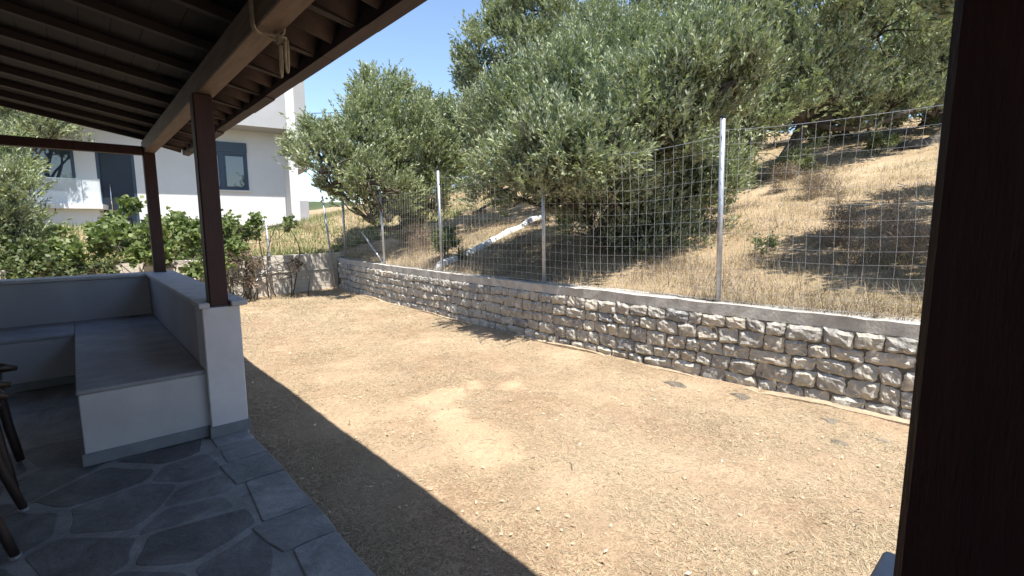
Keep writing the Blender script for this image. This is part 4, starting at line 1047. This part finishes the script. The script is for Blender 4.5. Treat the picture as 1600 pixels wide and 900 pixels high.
# flat rocks bedded in the soil along the wall
rk = np.random.default_rng(9)
for (x, y, rx, ry_, lab) in ((4.44, 2.52, 0.15, 0.075, 'wide flat grey rock bedded by the wall foot under the steel post'), (4.56, 1.90, 0.13, 0.075, 'flat grey rock bedded at the wall foot, nearer the dark post'),
                       (4.50, 1.16, 0.12, 0.07, 'flat brownish rock at the wall foot near the dark post'), (4.10, 1.00, 0.07, 0.05, 'small dark stone lying in the dry turf'),
                       (4.36, 0.78, 0.10, 0.05, 'low stone half buried right beside the dark post'), (4.66, 2.80, 0.06, 0.05, 'small dark stone against the pale wall footing')):
    poly = [np.array([x+rx*math.cos(a)*rk.uniform(0.55, 1.2)*0.7, y+ry_*1.8*math.sin(a)*rk.uniform(0.55, 1.2)]) for a in np.linspace(0, 2*math.pi, 11)[:-1]]
    o = MB().prism(poly, YARD_Z-0.05, YARD_Z+rk.uniform(0.012, 0.022), 0.04).build('flat_rock', 'flat_rock')
    tag(o, lab, 'rock', 'rocks at the foot of the stone wall')

# white-washed kerb climbing the slope
pts = []
kr = np.random.default_rng(2)
kb = thing('white_kerb', 'whitewashed rough kerb climbing the slope behind the fence', 'kerb', gp_(6, 8.7))
P0, P1 = np.array([5.40, 8.25]), np.array([9.4, 9.45])
P0 = np.array([5.28, 8.18]); dv = (P1-P0)/np.linalg.norm(P1-P0); nv_ = np.array([-dv[1], dv[0]])
mb = MB(); ns, nc = 60, 9
for a_ in range(ns):
    u = a_/(ns-1); c = P0+(P1-P0)*u; zc = float(h(*c)); off0 = 0.03*math.sin(9*u)+0.015*math.sin(31*u)
    wd = 0.070+0.015*math.sin(17*u+1)+kr.uniform(-0.008, 0.008); ht = 0.105+0.022*math.sin(23*u)+kr.uniform(-0.01, 0.01)
    for k_ in range(nc):
        th_ = math.pi*k_/(nc-1); q = c+nv_*(off0+wd*math.cos(th_))
        mb.v.append((q[0], q[1], zc-0.08+(ht+0.08)*math.sin(th_)**0.6))
for a_ in range(ns-1):
    for k_ in range(nc-1): mb.f.append((a_*nc+k_, (a_+1)*nc+k_, (a_+1)*nc+k_+1, a_*nc+k_+1))
mb.f += [tuple(range(nc)), tuple((ns-1)*nc+k_ for k_ in range(nc))[::-1]]
mb.build('kerb_body', 'whitewash', kb, True)
# pole lying on the slope, terrace ledge, tarpaulin
o = MB().tube([np.array(gp_(10.2, 13.2))+[0, 0, .12], np.array(gp_(11.6, 13.6))+[0, 0, .22], np.array(gp_(12.8, 14.2))+[0, 0, .3]], 0.045, 8).build('fallen_pole', 'bark', None, True)
tag(o, 'dark bare pole lying on the dry slope', 'pole')
ld = MB(); q = [(9.7, 13.6), (10.3, 13.2), (11.0, 12.9), (11.8, 12.6), (12.6, 12.5)]
for i in range(len(q)-1):
    (xa, ya), (xb_, yb_) = q[i], q[i+1]; za, zb_ = float(h(xa, ya)), float(h(xb_, yb_))
    ld.add([(xa, ya, za-.2), (xb_, yb_, zb_-.2), (xb_+.1, yb_+.25, zb_-.2), (xa+.1, ya+.25, za-.2), (xa, ya, za+.10), (xb_, yb_, zb_+.12), (xb_+.1, yb_+.25, zb_+.13), (xa+.1, ya+.25, za+.11)],
           [(0, 3, 2, 1), (4, 5, 6, 7), (0, 1, 5, 4), (1, 2, 6, 5), (2, 3, 7, 6), (3, 0, 4, 7)])
tag(ld.build('terrace_ledge', 'footing'), 'low pale stone ledge across the sunny slope', 'ledge')
tp = MB(); c0 = at(736, 272, 21.0); c0[2] = float(h(c0[0], c0[1]))+0.18; ng, mg = 9, 6
for j in range(mg):
    for i in range(ng):
        a = -1+2*i/(ng-1); b_ = -1+2*j/(mg-1)
        hh = max(0, 1-a*a)*max(0, 1-b_*b_)
        q = c0+_R0*a*0.42+np.array([_F[0], _F[1], 0])*b_*0.4; tp.v.append((q[0], q[1], c0[2]-0.22+0.42*hh**0.6+0.05*math.sin(5*a+3*b_)*hh))
for j in range(mg-1):
    for i in range(ng-1): tp.f.append((j*ng+i, j*ng+i+1, (j+1)*ng+i+1, (j+1)*ng+i))
tag(tp.build('tarpaulin_heap', 'tarp', None, True), 'pale bluish heap under a tarpaulin between the trees', 'heap')

# overhead cable from the house to a pole among the trees
pa = at(487, 177, 19.5); pb = at(860, 70, 34)
cpts = [pa+(pb-pa)*u-np.array([0, 0, 1.])*1.1*4*u*(1-u) for u in np.linspace(0, 1, 24)]
tag(MB().tube(cpts, 0.014, 5).build('overhead_cable', 'cable', None, True), 'thin black overhead cable crossing the blue sky', 'cable')
up_ = thing('utility_pole', 'wooden utility pole behind the tall olive crown', 'pole', (pb[0], pb[1], float(h(pb[0], pb[1]))))
MB().tube([(pb[0], pb[1], float(h(pb[0], pb[1]))-0.5), (pb[0], pb[1], pb[2]+0.3)], [0.14, 0.10], 10).build('shaft', 'pale_wood', up_, True)
MB().box(pb[0]-0.6, pb[0]+0.6, pb[1]-0.05, pb[1]+0.05, pb[2]-0.1, pb[2]-0.01, 0.005).build('cross_arm', 'pale_wood', up_)
